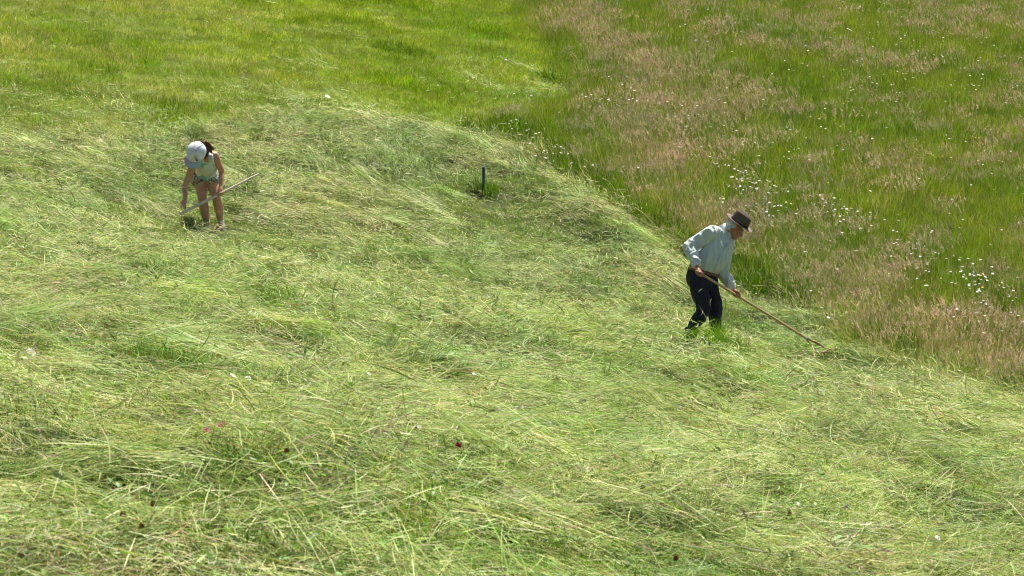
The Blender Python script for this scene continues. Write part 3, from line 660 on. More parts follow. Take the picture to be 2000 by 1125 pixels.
    def lathe(rows, dent=0, nseg=40):
        V, F = [], []
        for (r, h, kind) in rows:
            for j in range(nseg):
                th = 2*math.pi*j/nseg; c_, s_ = math.cos(th), math.sin(th)
                hh = h; rf, rs = r*1.10, r*.92
                if kind == 'brim': hh += .034*max(0, (abs(s_)-.35))**1.5*(r/.15)+.045*max(0, -c_-.2)**1.6*(r/.15)-.012*max(0, c_)*(r/.15)
                if kind == 'top':
                    hh -= .030*max(0, 1-abs(s_*r)/.045)*(1 if c_ > -.9 else .6)*min(1, max(0, 1-(r/.09)**6)); hh += -.010*c_*r/.08
                V.append(hb+hf*rf*c_+hr*rs*s_+hu*hh)
        n = len(rows)
        for i in range(n-1):
            for j in range(nseg): F.append((i*nseg+j, i*nseg+(j+1) % nseg, (i+1)*nseg+(j+1) % nseg, (i+1)*nseg+j))
        return np.array(V), F
    cr = lathe([(.098, 0, ''), (.096, .03, ''), (.092, .07, ''), (.087, .105, ''), (.080, .122, 'top'), (.068, .128, 'top'), (.05, .128, 'top'), (.03, .128, 'top'), (.012, .128, 'top'), (.001, .128, 'top')])
    hat = mesh_obj('hat', raw_mesh('hat', [cr]), felt, root); m = hat.modifiers.new('t', 'SOLIDIFY'); m.thickness = .003; m2 = hat.modifiers.new('s', 'SUBSURF'); m2.levels = 1; m2.render_levels = 1
    brm = lathe([(.096, .001, ''), (.108, -.002, 'brim'), (.125, -.003, 'brim'), (.142, -.003, 'brim'), (.152, -.002, 'brim')])
    b = mesh_obj('brim', raw_mesh('brim', [brm]), pmat('brim felt lit tone', (.20, .15, .125), .95, (.25, .20, .165), 25, .3, 120), hat); m = b.modifiers.new('t', 'SOLIDIFY'); m.thickness = .005; m2 = b.modifiers.new('s', 'SUBSURF'); m2.levels = 1; m2.render_levels = 1  # brim paler than the crown: sunlight on it put into the felt colour
    mesh_obj('hat_band', raw_mesh('hat_band', [lathe([(.0995, .003, ''), (.0985, .024, '')])]), band, hat)
    # ------------------------------------------------ his rake: thing of its own
    rk = empty('hay_rake', tip); tag(rk, 'wooden hay rake with long pale handle and split lower end, held by the man', 'rake')
    p0 = handR-ax*.06; pf = P(1573, 659.5, DM+(-.37+(tipd+.37)*207/254)); e1 = P(1619, 683.5, DM+tipd); ad = unit(pf-p0)
    mesh_obj('handle', raw_mesh('handle', [stick([p0, p0*.66+pf*.34+np.array([0, 0, .004]), p0*.33+pf*.67+np.array([0, 0, .003]), pf], [.0125, .014, .0145, .0145])]), wood_new, rk)
    mesh_obj('ferrule', raw_mesh('ferrule', [stick([pf-ad*.012, pf+ad*.014], [.0168, .0168])]), metal, rk)
    e2 = P(1612, 686, DM+tipd-.16)
    mesh_obj('fork_arm', raw_mesh('fork_arm', [stick([pf, pf*.5+e1*.5+np.array([0, 0, .006]), e1], [.013, .0125, .011])]), wood_mid, rk)
    mesh_obj('fork_arm', raw_mesh('fork_arm', [stick([pf-np.array([0, 0, .006]), P(1583, 672, DM+tipd-.06), P(1592, 682.5, DM+tipd-.12), P(1600, 686.5, DM+tipd-.15), e2], [.009, .0095, .0095, .009, .009])]), wood_mid, rk)
    hx = unit(e1-e2); m0, m1 = e2-hx*.16, e1+hx*.22
    head = mesh_obj('rake_head', raw_mesh('rake_head', [stick([m0, m1], [.013, .013])]), wood_mid, rk)
    for i in range(9):
        q = m0+(m1-m0)*(.06+.88*i/8); mesh_obj('tooth', raw_mesh('tooth', [stick([q, q+np.array([-.01, 0, -.075])], [.005, .003], seg=8)]), wood_mid, head)
build_man()
# ================================================================ the girl
DG = float(proj(ground_px(414, 441)[0])[2])-.05
print('DM', DM, 'px/m', KM, 'DG', DG, 'px/m', FP/DG)
def PG(px, py, dy=0.0): return P(px, py, DG+dy)
def cap_mat():
    m = pmat('lilac white cotton', (.72, .70, .76), .85, (.78, .76, .80), 6, .2, 80); return m
def build_girl():
    root = empty('person', ground_px(414, 444)[0])
    tag(root, 'girl in white cap, tank top and flowered shorts bending to pick up hay', 'person')
    Lv = np.array([.97, -.15, 0]); Fv = np.array([-.15, -.97, 0])      # her left (picture right), her front
    s = 171.0/ (FP/DG)*1.0
    hips, neck = PG(401, 340, .06), PG(403, 309, -.28)
    sp = unit(neck-hips)
    shL, shR = PG(419, 303, -.24), PG(381, 313, -.27)
    elL, wrL, hdL = PG(433, 335, -.17), PG(431, 363, -.24), PG(431.5, 375.5, -.30)
    elR, wrR = PG(361, 366, -.27), PG(362, 390, -.38)
    knR, knL = PG(395, 387, -.05), PG(423.5, 387, -.05)
    hpR, hpL = PG(390, 346, .04), PG(412, 346, .04)
    anR, anL = PG(404, 436, .0), PG(431.5, 434, .02)
    hr, hf, hu = frame((-.36, -.40, -.84), (.12, -.62, .70)); hr = -hr   # hr: picture left of her face is her right
    hc = PG(383.5, 300, -.40); hd = lambda r, f, u: hc+hr*r+hf*f+hu*u
    parts = [ball(hd(0, -.01, .02), (hr, hf, hu), (.070, .088, .085)), ball(hd(0, .02, -.04), (hr, hf, hu), (.054, .062, .065)), ball(hd(0, .055, -.075), (hr, hf, hu), (.024, .024, .02)),
             loft([hd(0, .078, -.005), hd(0, .096, -.03)], [(.007, .008), (.011, .010)], side=hr, seg=10), ball(hd(0, .078, -.055), (hr, hf, hu), (.018, .009, .008))]
    for k in (1, -1): parts.append(ball(hd(k*.068, -.012, -.015), (hr, hf, hu), (.008, .016, .026)))
    parts += [loft([neck-sp*.05, neck, hd(0, -.03, -.05)], [.05, .042, .042], side=Lv), loft([hips, PG(402, 331, -.05), PG(402.5, 320, -.17), neck-sp*.03], [(.125, .085), (.105, .075), (.125, .08), (.09, .055)], side=Lv)]
    for sh, el, wr in ((shL, elL, wrL), (shR, elR, wrR)):
        parts.append(loft([neck*.55+sh*.45-sp*.02, sh, sh*.5+el*.5, el, el*.5+wr*.5, wr], [.045, .047, .040, .034, .031, .021], side=Fv))
    for hp, kn, an in ((hpR, knR, anR), (hpL, knL, anL)):
        parts.append(loft([hips*.5+hp*.5, hp, hp*.5+kn*.5, kn, kn*.62+an*.38+np.array([0, .012, 0]), kn*.25+an*.75, an], [.070, .074, .068, .052, .055, .042, .033], side=Lv))
        parts.append(loft([an, an+Fv*.06+np.array([0, 0, -.055]), an+Fv*.14+np.array([0, 0, -.065])], [.032, .03, .022], side=Lv))
    pa, pb = PG(352.5, 418, -.47), PG(503.5, 340.5, -.05)
    ax = unit(pb-pa); t = (hdL-pa)@ax; gc = pa+ax*t
    parts += grip(gc, ax, .0165, unit(np.array([.3, -.5, .8])), wrL, .86, -1, 1)
    # open right hand reaching down: palm, four fingers bent unequally, thumb
    pd = unit(PG(357, 402, -.44)-wrR); sd2 = unit(np.cross(pd, np.array([0, -1, .2]))); nd = np.cross(pd, sd2)
    pc = wrR+pd*.062
    parts.append(loft([wrR, wrR+pd*.03, pc], [(.020, .016), (.030, .014), (.032, .012)], side=sd2))
    for i, (ln, cu) in enumerate(((.080, .0), (.080, .45), (.070, .85), (.056, 1.2))):
        q = pc+sd2*(.025-.0165*i); d0 = unit(pd+sd2*(.22-.17*i)+nd*cu*.4); d1 = unit(pd+nd*cu*.8-sd2*.35); d2 = unit(pd*.5+nd*cu*1.4-sd2*.5)
        parts.append(loft([q-d0*.01, q+d0*ln*.4, q+d0*ln*.4+d1*ln*.33, q+d0*ln*.4+d1*ln*.33+d2*ln*.27], [.0078, .0075, .007, .0058], side=sd2, sub=3, seg=10))
    parts.append(loft([wrR+pd*.02+sd2*.02, wrR+pd*.045+sd2*.038+nd*.01, wrR+pd*.075+sd2*.040+nd*.02], [.010, .0088, .0068], side=nd, sub=3, seg=10))
    mesh_obj('body', fuse('body', parts, .0045, 3), skin_kid, root)
    hair = pmat('dark brown hair', (.06, .020, .010), .45, (.14, .050, .025), 60, .8, 150, stretch=(1, 1, 3))
    hp_ = [ball(hd(0, -.035, .012), (hr, hf, hu), (.078, .080, .080))]
    pt = hd(.0, -.115, .02)
    hp_ += [loft([pt, pt+np.array([.06, .01, .015]), PG(412, 287, -.33), PG(417, 292, -.30)], [.020, .024, .020, .008], side=(0, 1, 0)),
            loft([hd(.05, -.05, .02), PG(404, 296, -.36), PG(404, 303, -.36), PG(400, 309, -.37)], [.020, .020, .016, .008], side=(0, 1, 0)),
            loft([pt, PG(409, 292, -.34), PG(413, 299, -.31)], [.022, .020, .009], side=(0, 1, 0))]
    mesh_obj('hair', fuse('hair', hp_, .0045, 2, lambda q: folds(q, np.eye(3)[[1, 2, 0]], (55, 55, 12), .004, 2)), hair, root)
    # tank top, tie-dyed
    m, N, L = new_mat('tie dyed cotton'); b = N['Principled BSDF']; b.inputs['Roughness'].default_value = .85
    tc = N.new('ShaderNodeTexCoord'); tn = N.new('ShaderNodeTexNoise'); tn.inputs['Scale'].default_value = 9; tn.inputs['Distortion'].default_value = 1.2; L.new(tc.outputs['Object'], tn.inputs['Vector'])
    r = N.new('ShaderNodeValToRGB'); e = r.color_ramp.elements; e[0].position = .3; e[0].color = (.22, .50, .46, 1); e[1].position = .75; e[1].color = (.70, .66, .58, 1)
    for p_, c_ in ((.38, (.45, .62, .58)), (.43, (.70, .70, .66)), (.6, (.72, .70, .64))): q = e.new(p_); q.color = (*c_, 1)
    L.new(tn.outputs['Fac'], r.inputs[0]); L.new(r.outputs[0], b.inputs['Base Color'])
    parts = [loft([PG(402, 339, .0), PG(402, 332, -.04), PG(402.5, 322, -.15), neck-sp*.075], [(.128, .105), (.122, .098), (.135, .10), (.112, .085)], side=Lv, seg=26)]
    for k, sh in ((1, shL), (-1, shR)):
        a = neck*.55+sh*.45; up_ = np.array([0, -.3, .95])
        parts.append(loft([PG(402.5+k*11, 322, -.24), PG(402.5+k*9.5, 312, -.305), a+up_*.036, a-sp*.08+up_*.062], [(.030, .012)]*4, side=Lv, seg=14))
    mesh_obj('tank_top', fuse('tank_top', parts, .005, 3, lambda q: folds(q, (Lv, np.array([0, 0, 1.]), sp), (14, 14, 4), .005, 6)), m, root)
    # flowered shorts
    m, N, L = new_mat('flower printed cotton'); b = N['Principled BSDF']; b.inputs['Roughness'].default_value = .85
    tc = N.new('ShaderNodeTexCoord'); v = N.new('ShaderNodeTexVoronoi'); v.inputs['Scale'].default_value = 85; L.new(tc.outputs['Object'], v.inputs['Vector'])
    sx = N.new('ShaderNodeSeparateColor'); L.new(v.outputs['Color'], sx.inputs[0])
    r = N.new('ShaderNodeValToRGB'); r.color_ramp.interpolation = 'CONSTANT'; e = r.color_ramp.elements; e[0].position = 0; e[0].color = (.06, .13, .10, 1); e[1].position = .85; e[1].color = (.55, .50, .40, 1)
    for p_, c_ in ((.28, (.16, .30, .20)), (.46, (.34, .42, .32)), (.60, (.58, .20, .10)), (.70, (.04, .06, .10)), (.78, (.60, .56, .48))): q = e.new(p_); q.color = (*c_, 1)
    L.new(sx.outputs[0], r.inputs[0]); L.new(r.outputs[0], b.inputs['Base Color'])
    parts = [loft([PG(400.5, 333, .02), PG(400.5, 339, .05), PG(400.5, 347, .05)], [(.135, .11), (.155, .125), (.15, .12)], side=Lv, seg=26)]
    for hp, bx in ((hpR, 387.5), (hpL, 414)):
        parts.append(loft([hp, PG(bx, 347, .03), PG(bx, 352.5, .02)], [(.086, .098), (.088, .098), (.090, .100)], side=Lv, seg=24))
    mesh_obj('shorts', fuse('shorts', parts, .005, 2, lambda q: folds(q, (Lv, Fv, np.array([0, 0, 1.])), (12, 12, 6), .004, 8)), m, root)
    # cap
    cm = cap_mat(); cc = hd(0, -.012, .022); R0 = (.112, .122, .108)
    V, F = [], []; n, rows = 36, 12
    for i in range(rows+1):
        ph = R(96)*i/rows
        for j in range(n):
            th = 2*math.pi*j/n; seam = 1-.05*(1-abs(math.cos(3*th)))**3*math.sin(ph)*.6+.03*math.cos(2*ph)*math.cos(th-.5); fl = 1.0+.03*max(0, math.cos(th))**2*math.sin(ph)
            V.append(cc+hf*R0[1]*math.cos(th)*math.sin(ph)*seam*fl+hr*R0[0]*math.sin(th)*math.sin(ph)*seam+hu*R0[2]*math.cos(ph))
    for i in range(rows):
        for j in range(n): F.append((i*n+j, i*n+(j+1) % n, (i+1)*n+(j+1) % n, (i+1)*n+j))
    me = raw_mesh('cap', [(np.array(V), F)])
    cap = mesh_obj('cap', me, cm, root); q = cap.modifiers.new('t', 'SOLIDIFY'); q.thickness = .003
    mesh_obj('cap_button', raw_mesh('cap_button', [ball(cc+hu*R0[2]*1.01, (hr, hf, hu), (.009, .009, .005), 8)]), cm, cap)
    stitch = pmat('grey lilac stitching', (.36, .36, .46), .9)
    sm_ = []
    for k in range(6):
        th = R(30+60*k); pp = [cc+1.012*(hf*R0[1]*math.cos(th)*math.sin(R(a)))+1.012*hr*R0[0]*math.sin(th)*math.sin(R(a))+hu*R0[2]*1.012*math.cos(R(a)) for a in range(6, 94, 11)]
        sm_.append(loft(pp, [.0022]*len(pp), side=(0, 1, .2), sub=2, seg=6))
    mesh_obj('stitching', raw_mesh('stitching', sm_), stitch, cap)
    V, F = [], []; nj = 20; nr2 = 7
    for i in range(nr2+1):
        t_ = i/nr2
        for j in range(nj+1):
            th = R(-62+124*j/nj); ln = .075*math.cos(th*1.25)**.6*t_ if abs(th) < R(71) else 0
            base_ = hf*R0[1]*1.03*math.cos(th)+hr*R0[0]*1.01*math.sin(th)
            V.append(cc+base_+hf*ln+hr*ln*math.sin(th)*.25+hu*(-.004-.020*math.sin(th)**2*1.4-.10*ln+.0))
    for i in range(nr2):
        for j in range(nj): F.append((i*(nj+1)+j, i*(nj+1)+j+1, (i+1)*(nj+1)+j+1, (i+1)*(nj+1)+j))
    m, N, L = new_mat('cap peak cotton'); b = N['Principled BSDF']; b.inputs['Roughness'].default_value = .8
    tc = N.new('ShaderNodeTexCoord'); mp = N.new('ShaderNodeSeparateXYZ'); L.new(tc.outputs['Object'], mp.inputs[0])
    o0 = np.array(world_loc(root)); x0 = (cc+hf*.15)[0]-o0[0]
    mr = N.new('ShaderNodeMapRange'); mr.inputs[1].default_value = x0-.06; mr.inputs[2].default_value = x0+.05; L.new(mp.outputs[0], mr.inputs[0])
    r = N.new('ShaderNodeValToRGB'); r.color_ramp.elements[0].color = (.42, .33, .52, 1); r.color_ramp.elements[1].color = (.36, .50, .50, 1); L.new(mr.outputs[0], r.inputs[0]); L.new(r.outputs[0], b.inputs['Base Color'])
    br = mesh_obj('peak', raw_mesh('peak', [(np.array(V), F)]), m, cap); q = br.modifiers.new('t', 'SOLIDIFY'); q.thickness = .004
    MA, MU = 14, 50
    # small printed motif on the cap front: a pale patch with a few dark strokes
    ink = pmat('printed ink', (.03, .025, .03), .6); pat = pmat('printed patch', (.72, .66, .66), .7)
    def oncap(a, u_, off): # a: angle from front, u_: polar
        ph = R(u_); th = R(a); f_ = 1.03+.03*math.cos(th)**2*math.sin(ph)
        return cc+(1+off)*(hf*R0[1]*math.cos(th)*math.sin(ph)*f_+hr*R0[0]*math.sin(th)*math.sin(ph)*f_*.99+hu*R0[2]*math.cos(ph)*1.02)
    A0, U0 = MA, MU
    def blob(a, u_, ra, ru, off, nn=14):
        vs_ = [oncap(a, u_, off+.004)]+[oncap(a+ra*math.cos(2*math.pi*k/nn), u_+ru*math.sin(2*math.pi*k/nn), off) for k in range(nn)]
        return np.array(vs_), [(0, k+1, (k+1) % nn+1) for k in range(nn)]
    mo = mesh_obj('printed_motif', raw_mesh('printed_motif', [blob(A0, U0, 17, 17, .012)]), pat, cap)
    mesh_obj('printed_strokes', raw_mesh('printed_strokes', [blob(A0-7, U0-4, 2.6, 1.6, .03, 8), blob(A0+4, U0-5, 2.6, 1.6, .03, 8), blob(A0-1, U0+8, 3, 1.0, .03, 8), blob(A0+12, U0+3, 3, 10, .026, 10), blob(A0-15, U0+4, 1.4, 7, .026, 10), blob(A0+19, U0+12, 9, 4.0, .026, 10), blob(A0+5, U0-15, 8, 1.6, .026, 10), blob(A0+20, U0-3, 5, 2, .026, 10)]), ink, mo)
    # shoes
    sole = pmat('brown sandal leather', (.16, .075, .035), .6); sock = pmat('white sock', (.7, .7, .66), .9)
    for an in (anR, anL):
        z = np.array([0, 0, 1.])
        mesh_obj('sock', fuse('sock', [loft([an+z*.01, an-z*.02, an-z*.04+Fv*.02], [.039, .040, .038], side=Lv)], .005, 1), sock, root)
        mesh_obj('shoe', fuse('shoe', [loft([an-z*.05-Fv*.05, an-z*.05+Fv*.03, an-z*.06+Fv*.10, an-z*.065+Fv*.15], [(.03, .028), (.034, .036), (.038, .03), (.03, .02)], side=Lv)], .005, 2), sole, root)
    pole = mesh_obj('wooden_pole', raw_mesh('wooden_pole', [stick([pa, pa*.8+pb*.2, pa*.55+pb*.45, pa*.25+pb*.75, pb], [.0150, .0170, .0140, .0125, .0115])]), wood_old, loc=pa)
    tag(pole, 'weathered grey wooden pole held slantwise in the hand of the girl', 'pole')
build_girl()
# ================================================================ blue post
def build_post():
    b = ground_px(944.5, 378)[0]; d = proj(b)[2]; k = FP/d; h = 52/k
    r = empty('marker_post', b); tag(r, 'short thin blue marker post standing in the mown hay', 'post')
    blue = pmat('blue paint', (.08, .18, .27), .5, (.06, .14, .22), 30, .15, 80); dk = pmat('dark paint', (.02, .03, .05), .5); gr = pmat('galvanised top', (.4, .42, .45), .4)
    z = np.array([0, 0, 1.]); rr = 2.8/k
    # U-shaped steel profile: web and two flanges
    me = bmesh.new()
    for (x0, x1, y0, y1, m_) in ((-rr, rr, -.003, .003, 0), (-rr, -rr+.006, -.022, -.0031, 0), (rr-.006, rr, -.022, -.0031, 0)):
        q = bmesh.ops.create_cube(me, size=1)['verts']; bmesh.ops.scale(me, vec=(x1-x0, y1-y0, h+.25), verts=q); bmesh.ops.translate(me, vec=Vector(((x0+x1)/2+b[0], (y0+y1)/2+b[1], b[2]+(h-.25)/2)), verts=q)
    m2 = bpy.data.meshes.new('shaft'); me.to_mesh(m2); me.free(); mesh_obj('shaft', m2, blue, r, smooth=False)
    me = bmesh.new(); q = bmesh.ops.create_cube(me, size=1)['verts']; bmesh.ops.scale(me, vec=(rr*2.3, .03, .016), verts=q); bmesh.ops.translate(me, vec=Vector((b[0], b[1]-.010, b[2]+h+.009)), verts=q)
    bmesh.ops.bevel(me, geom=list(me.edges), offset=.003, segments=2, affect='EDGES')
    m2 = bpy.data.meshes.new('post_cap'); me.to_mesh(m2); me.free(); mesh_obj('post_cap', m2, gr, r, smooth=False)
build_post()
# ================================================================ standing tufts
tuft_mat = blade_mat('fresh tuft', pscale=3, tintA=(.85, .9, .8), tintB=(1.05, 1.05, 1.05), transl=.5)
def tuft(px, py, n, L, W, rad, lean, label, cols=None, wts=None, dirn=(0, 0), bendk=.5, name='grass_tuft', sq=1.0, dz=.0):
    b = ground_px(px, py)[0]
    cols = cols or [(.12, .25, .025), (.17, .32, .035), (.08, .18, .02), (.24, .38, .07)]; wts = wts or [3, 3, 2, 1]
    r = rad*np.sqrt(rng.random(n)); th = rng.uniform(0, 6.28, n)
    root = np.stack([r*np.cos(th), r*np.sin(th)*sq, np.full(n, -.01+dz)], -1)
    d = np.stack([rng.normal(dirn[0], lean, n), rng.normal(dirn[1], lean, n), np.ones(n)], -1)
    bb = np.stack([rng.normal(dirn[0]*.5, bendk, n), rng.normal(dirn[1]*.5, bendk, n), rng.normal(-.35, .3, n)*bendk*1.5], -1)
    root += b; root[:, 2] = H(root[:, 0], root[:, 1])+dz+.02+.05*(root[:, 1] < 24)
    V, F, C = ribbons(root, d, bb, L*rng.uniform(.5, 1.15, n), W*rng.uniform(.6, 1.2, n), clipc(palette(n, cols, wts)), 5)
    o = mesh_obj(name, np_mesh(name, V, F, col=C), tuft_mat, loc=b); tag(o, label, 'grass tuft'); return o
tuft(1316, 690, 170, .40, .007, .07, .12, 'green grass tuft pulled slantwise over the left boot of the man', dirn=(.95, -.1), bendk=.2)
tuft(1396, 692, 240, .36, .0075, .13, .22, 'bright green upright tuft in front of the right boot of the man', dirn=(.05, 0))
tuft(1430, 704, 260, .30, .0065, .16, .30, 'loose green tuft lower right of the feet of the man', sq=1.3)
tuft(958, 382, 170, .20, .007, .12, .3, 'green tuft growing at the right foot of the blue post')
OL = [(.15, .23, .06), (.24, .32, .11), (.06, .11, .02), (.38, .39, .19)]; OW = [3, 3, 2, 1.4]
tuft(935, 372, 140, .22, .008, .12, .4, 'dry tuft leaning at the left foot of the blue post', OL, OW, dirn=(-.3, 0))
tuft(1592, 882, 520, .34, .0040, .24, .7, 'large arching tuft of uncut grass in the lower right hay', OL, OW, dirn=(1.1, -.3), bendk=1.0, sq=1.6, dz=-.05)
tuft(790, 722, 400, .30, .0045, .25, .7, 'arching dark tuft in the hay at centre below the blue post', OL, OW, dirn=(1.1, -.3), bendk=1.0, sq=1.6, dz=-.05)
tuft(486, 372, 200, .22, .007, .15, .5, 'dark green tuft behind the upper end of the grey pole', OL, OW, bendk=.9)
tuft(562, 905, 420, .32, .0034, .2, .6, 'arching tuft of hay stems in the lower left foreground', OL, OW, dirn=(1.2, -.4), bendk=1.0, sq=1.6, dz=-.05)
tuft(70, 325, 200, .20, .008, .2, .6, 'dark tuft in the hay at the far left of the picture', OL, OW, bendk=1.0)
tuft(510, 290, 160, .16, .008, .12, .6, 'small brownish tuft in the hay upper right of the white cap', [(.2, .22, .08), (.1, .12, .04), (.3, .28, .13)], [3, 3, 2], bendk=1.0)
tuft(1665, 770, 60, .22, .004, .05, .15, 'thin upright tuft left standing below the end of the rake', OL, OW)
tuft(545, 612, 240, .20, .006, .22, .4, 'low patch of green standing grass left of centre in the hay', bendk=.7)
tuft(1080, 160, 200, .28, .010, .22, .5, 'dark tuft at the border between the short grass and the meadow', [(.10, .17, .02), (.05, .10, .01), (.2, .26, .05)], [3, 2, 2], bendk=.8)
# ================================================================ flowers
pet = pmat('white petals', (.74, .75, .72), .6); yel = pmat('yellow disc', (.75, .45, .02), .7); stm = pmat('green stem', (.10, .19, .03), .7)
buttery = pmat('buttercup petals', (.80, .55, .01), .35)
def flower_mesh(name, r, h, npet, mat0, discr=.3, wid=.34):
    V, F, M = [], [], []
    def add(v, f, m): k = len(V); V.extend(v); F.extend([tuple(i+k for i in g) for g in f]); M.extend([m]*len(f))
    for i in range(npet):
        a = 2*math.pi*i/npet+.1*math.sin(i*7); c, s = math.cos(a), math.sin(a); w_ = r*wid; z0 = h; dz = .12*r*math.sin(i*2.3)-.12*r
        pts = [(r*.2, -w_*.35, 0), (r*.6, -w_*.55, .05*r), (r*.95, -w_*.4, dz), (r*1.0, w_*.0, dz), (r*.95, w_*.4, dz), (r*.6, w_*.55, .05*r), (r*.2, w_*.35, 0)]
        add([(x*c-y*s, x*s+y*c, z0+z) for x, y, z in pts], [tuple(range(7))], 0)
    v, f = ball((0, 0, h+.01*r), np.eye(3), (r*discr, r*discr, r*discr*.5), 5); add([tuple(p) for p in v], f, 1)
    v, f = loft([(0, 0, 0), (.01, .004, h*.5), (0, 0, h-.002)], [.0018, .0016, .0014], side=(0, 1, 0), sub=2, seg=5); add([tuple(p) for p in v], f, 2)
    me = bpy.data.meshes.new(name); me.from_pydata(V, [], F); me.polygons.foreach_set('material_index', M); me.update()
    for m in (mat0, yel, stm): me.materials.append(m)
    return me
dms = [flower_mesh('daisy', .0170, hh, 15, pet) for hh in (.34, .40, .44)]
yms = [flower_mesh('yellow_flower', .013, hh, 6, buttery, .35, .8) for hh in (.32, .38)]
# drifts of daisies: (x, y, spread x, spread y, slope, count, wording)
drifts = [(1468, 350, 30, 14, .40, 60, 'in the dense drift above the brown hat'), (1480, 398, 45, 12, .15, 30, 'in the thin drift just right of the brown hat'),
          (1640, 405, 32, 20, .2, 30, 'in the scattered patch midway up the right meadow'), (1545, 295, 30, 18, .3, 12, 'in the sparse patch high above the brown hat'),
          (1640, 425, 40, 30, .3, 16, 'in the scattered patch midway up the right meadow'), (1800, 488, 34, 10, .3, 28, 'in the slanting row near the right edge'),
          (1905, 545, 55, 22, .25, 62, 'in the wide drift at the right edge of the meadow'), (1930, 600, 50, 28, .2, 34, 'in the wide drift at the right edge of the meadow'),
          (1080, 288, 17, 12, .2, 24, 'in the small cluster at the meadow corner above the post'), (1020, 253, 18, 6, .5, 9, 'along the cut border above the post'),
          (1205, 158, 30, 6, .55, 14, 'in the little row near the upper centre'), (1185, 200, 32, 10, .1, 22, 'in the two pale rows left of the brown band'),
          (1292, 207, 38, 14, .2, 32, 'in the two pale rows left of the brown band'), (1200, 325, 30, 8, .1, 8, 'beside the brown band above the centre'),
          (980, 180, 55, 40, .1, 10, 'in the short grass beside the meadow border')]
daisy_px = []
for (cx, cy_, sx, sy, sl, n, wd) in drifts:
    for _ in range(n):
        dx = rng.normal(0, sx*1.15); daisy_px.append((cx+dx, cy_+dx*sl+rng.normal(0, sy*.75), wd, cx != 980))
far_px = [(rng.uniform(1330, 2030), rng.uniform(-5, 330)) for _ in range(280)]+[(rng.uniform(1650, 2030), rng.uniform(-5, 190)) for _ in range(200)]+[(rng.uniform(1500, 2030), rng.uniform(330, 640)) for _ in range(60)]+[(rng.normal(1420, 60), rng.normal(45, 25)) for _ in range(30)]
def put_flower(me, px, py, lift):
    b = ground_px(px, py, lift)[0]; o = bpy.data.objects.new(me.name.split('.')[0], me)
    h = max(v.co.z for v in me.vertices); z0 = float(H(b[0], b[1])); s = rng.uniform(.75, 1.2)
    tx, ty = rng.normal(-.05, .2), rng.normal(0, .2)
    o.location = (b[0], b[1], z0+lift-h*s); o.rotation_euler = (ty, tx, rng.uniform(0, 6.28)); o.scale = (s, s, s)
    # stem runs down into the grass
    return link(o)
order = sorted(range(len(daisy_px)), key=lambda i: -daisy_px[i][1])
print('daisies', len(order))
rest = []
for rank, i in enumerate(order):
    px, py, wd, tall = daisy_px[i]
    if rank < 296:
        o = put_flower(dms[rank % 3], px, py, rng.uniform(.36, .46) if tall else .14)
        tag(o, 'white daisy '+wd, 'daisy', 'white daisies in the uncut meadow')
    else: rest.append((px, py))
rest += far_px
pts = np.array([ground_px(x, y, .34)[0] for x, y in rest]); pts[:, 2] = H(pts[:, 0], pts[:, 1])+.0
dc = bpy.data.collections.new('daisy_far')
for i, me in enumerate(dms): o = bpy.data.objects.new(f'daisy_far_{i}', me); dc.objects.link(o)
n = len(pts); sc_ = rng.uniform(.8, 1.2, n)
scatter('daisies', pts, np.stack([rng.normal(0, .15, n), rng.normal(0, .15, n), rng.uniform(0, 6.28, n)], -1), np.stack([sc_]*3, -1), rng.integers(0, 3, n), dc, 'tiny white daisies scattered far up the meadow')
yz = [(1830, 330, 90, 30, 14), (1730, 352, 60, 20, 10), (1900, 520, 60, 25, 10), (1280, 210, 90, 30, 12), (1180, 130, 90, 40, 8), (1480, 60, 120, 40, 12), (1800, 240, 120, 50, 14)]
for (cx, cy_, sx, sy, n) in yz:
    for k in range(n):
        x_, y_ = cx+rng.normal(0, sx), cy_+rng.normal(0, sy)
        if x_ < 1120: continue
        o = put_flower(yms[k % 2], x_, max(3, y_), rng.uniform(.28, .36))
        tag(o, 'small yellow meadow flower among the green grass', 'yellow flower', 'yellow flowers in the uncut meadow')
# clover heads lying in the hay
def glow_through(m, c):
    N_, L_ = m.node_tree.nodes, m.node_tree.links; pb = N_['Principled BSDF']; tl = N_.new('ShaderNodeBsdfTranslucent'); tl.inputs[0].default_value = (*c, 1)
    ms = N_.new('ShaderNodeMixShader'); ms.inputs[0].default_value = .5; L_.new(pb.outputs[0], ms.inputs[1]); L_.new(tl.outputs[0], ms.inputs[2]); L_.new(ms.outputs[0], N_['Material Output'].inputs[0])
def puff(name, px, py, r, m, label, cat, group=None, squash=.85):
    b = ground_px(px, py, .10)[0]; parts = []
    n = 46; V, F = [], []
    for i in range(n):
        z = 1-2*(i+.5)/n; ph = i*2.39996; q = np.array([math.sqrt(1-z*z)*math.cos(ph), math.sqrt(1-z*z)*math.sin(ph), z]); q2 = unit(q+np.array([0, 0, .4])); sd_ = unit(np.cross(q2, rng.normal(size=3)))
        k = len(V); ln = r*(1+rng.uniform(-.15, .2)); w_ = r*.26
        V += [b+q*r*.25, b+q*ln*.7+sd_*w_, b+q2*ln, b+q*ln*.7-sd_*w_]; F.append((k, k+1, k+2, k+3))
    v, f = ball(b, np.eye(3), (r*.5, r*.5, r*.5*squash), 6); k = len(V); V += list(v); F += [tuple(i+k for i in g) for g in f]
    me = bpy.data.meshes.new(name); me.from_pydata([tuple(map(float, c)) for c in V], [], F); me.update()
    o = mesh_obj(name, me, m, loc=b, smooth=False); tag(o, label, cat, group); return o
mag = pmat('magenta clover', (.75, .07, .42), .7, (.85, .16, .55), 200); brn = pmat('withered clover', (.22, .085, .04), .9, (.34, .16, .08), 150); red = pmat('dark red clover', (.38, .03, .09), .8)
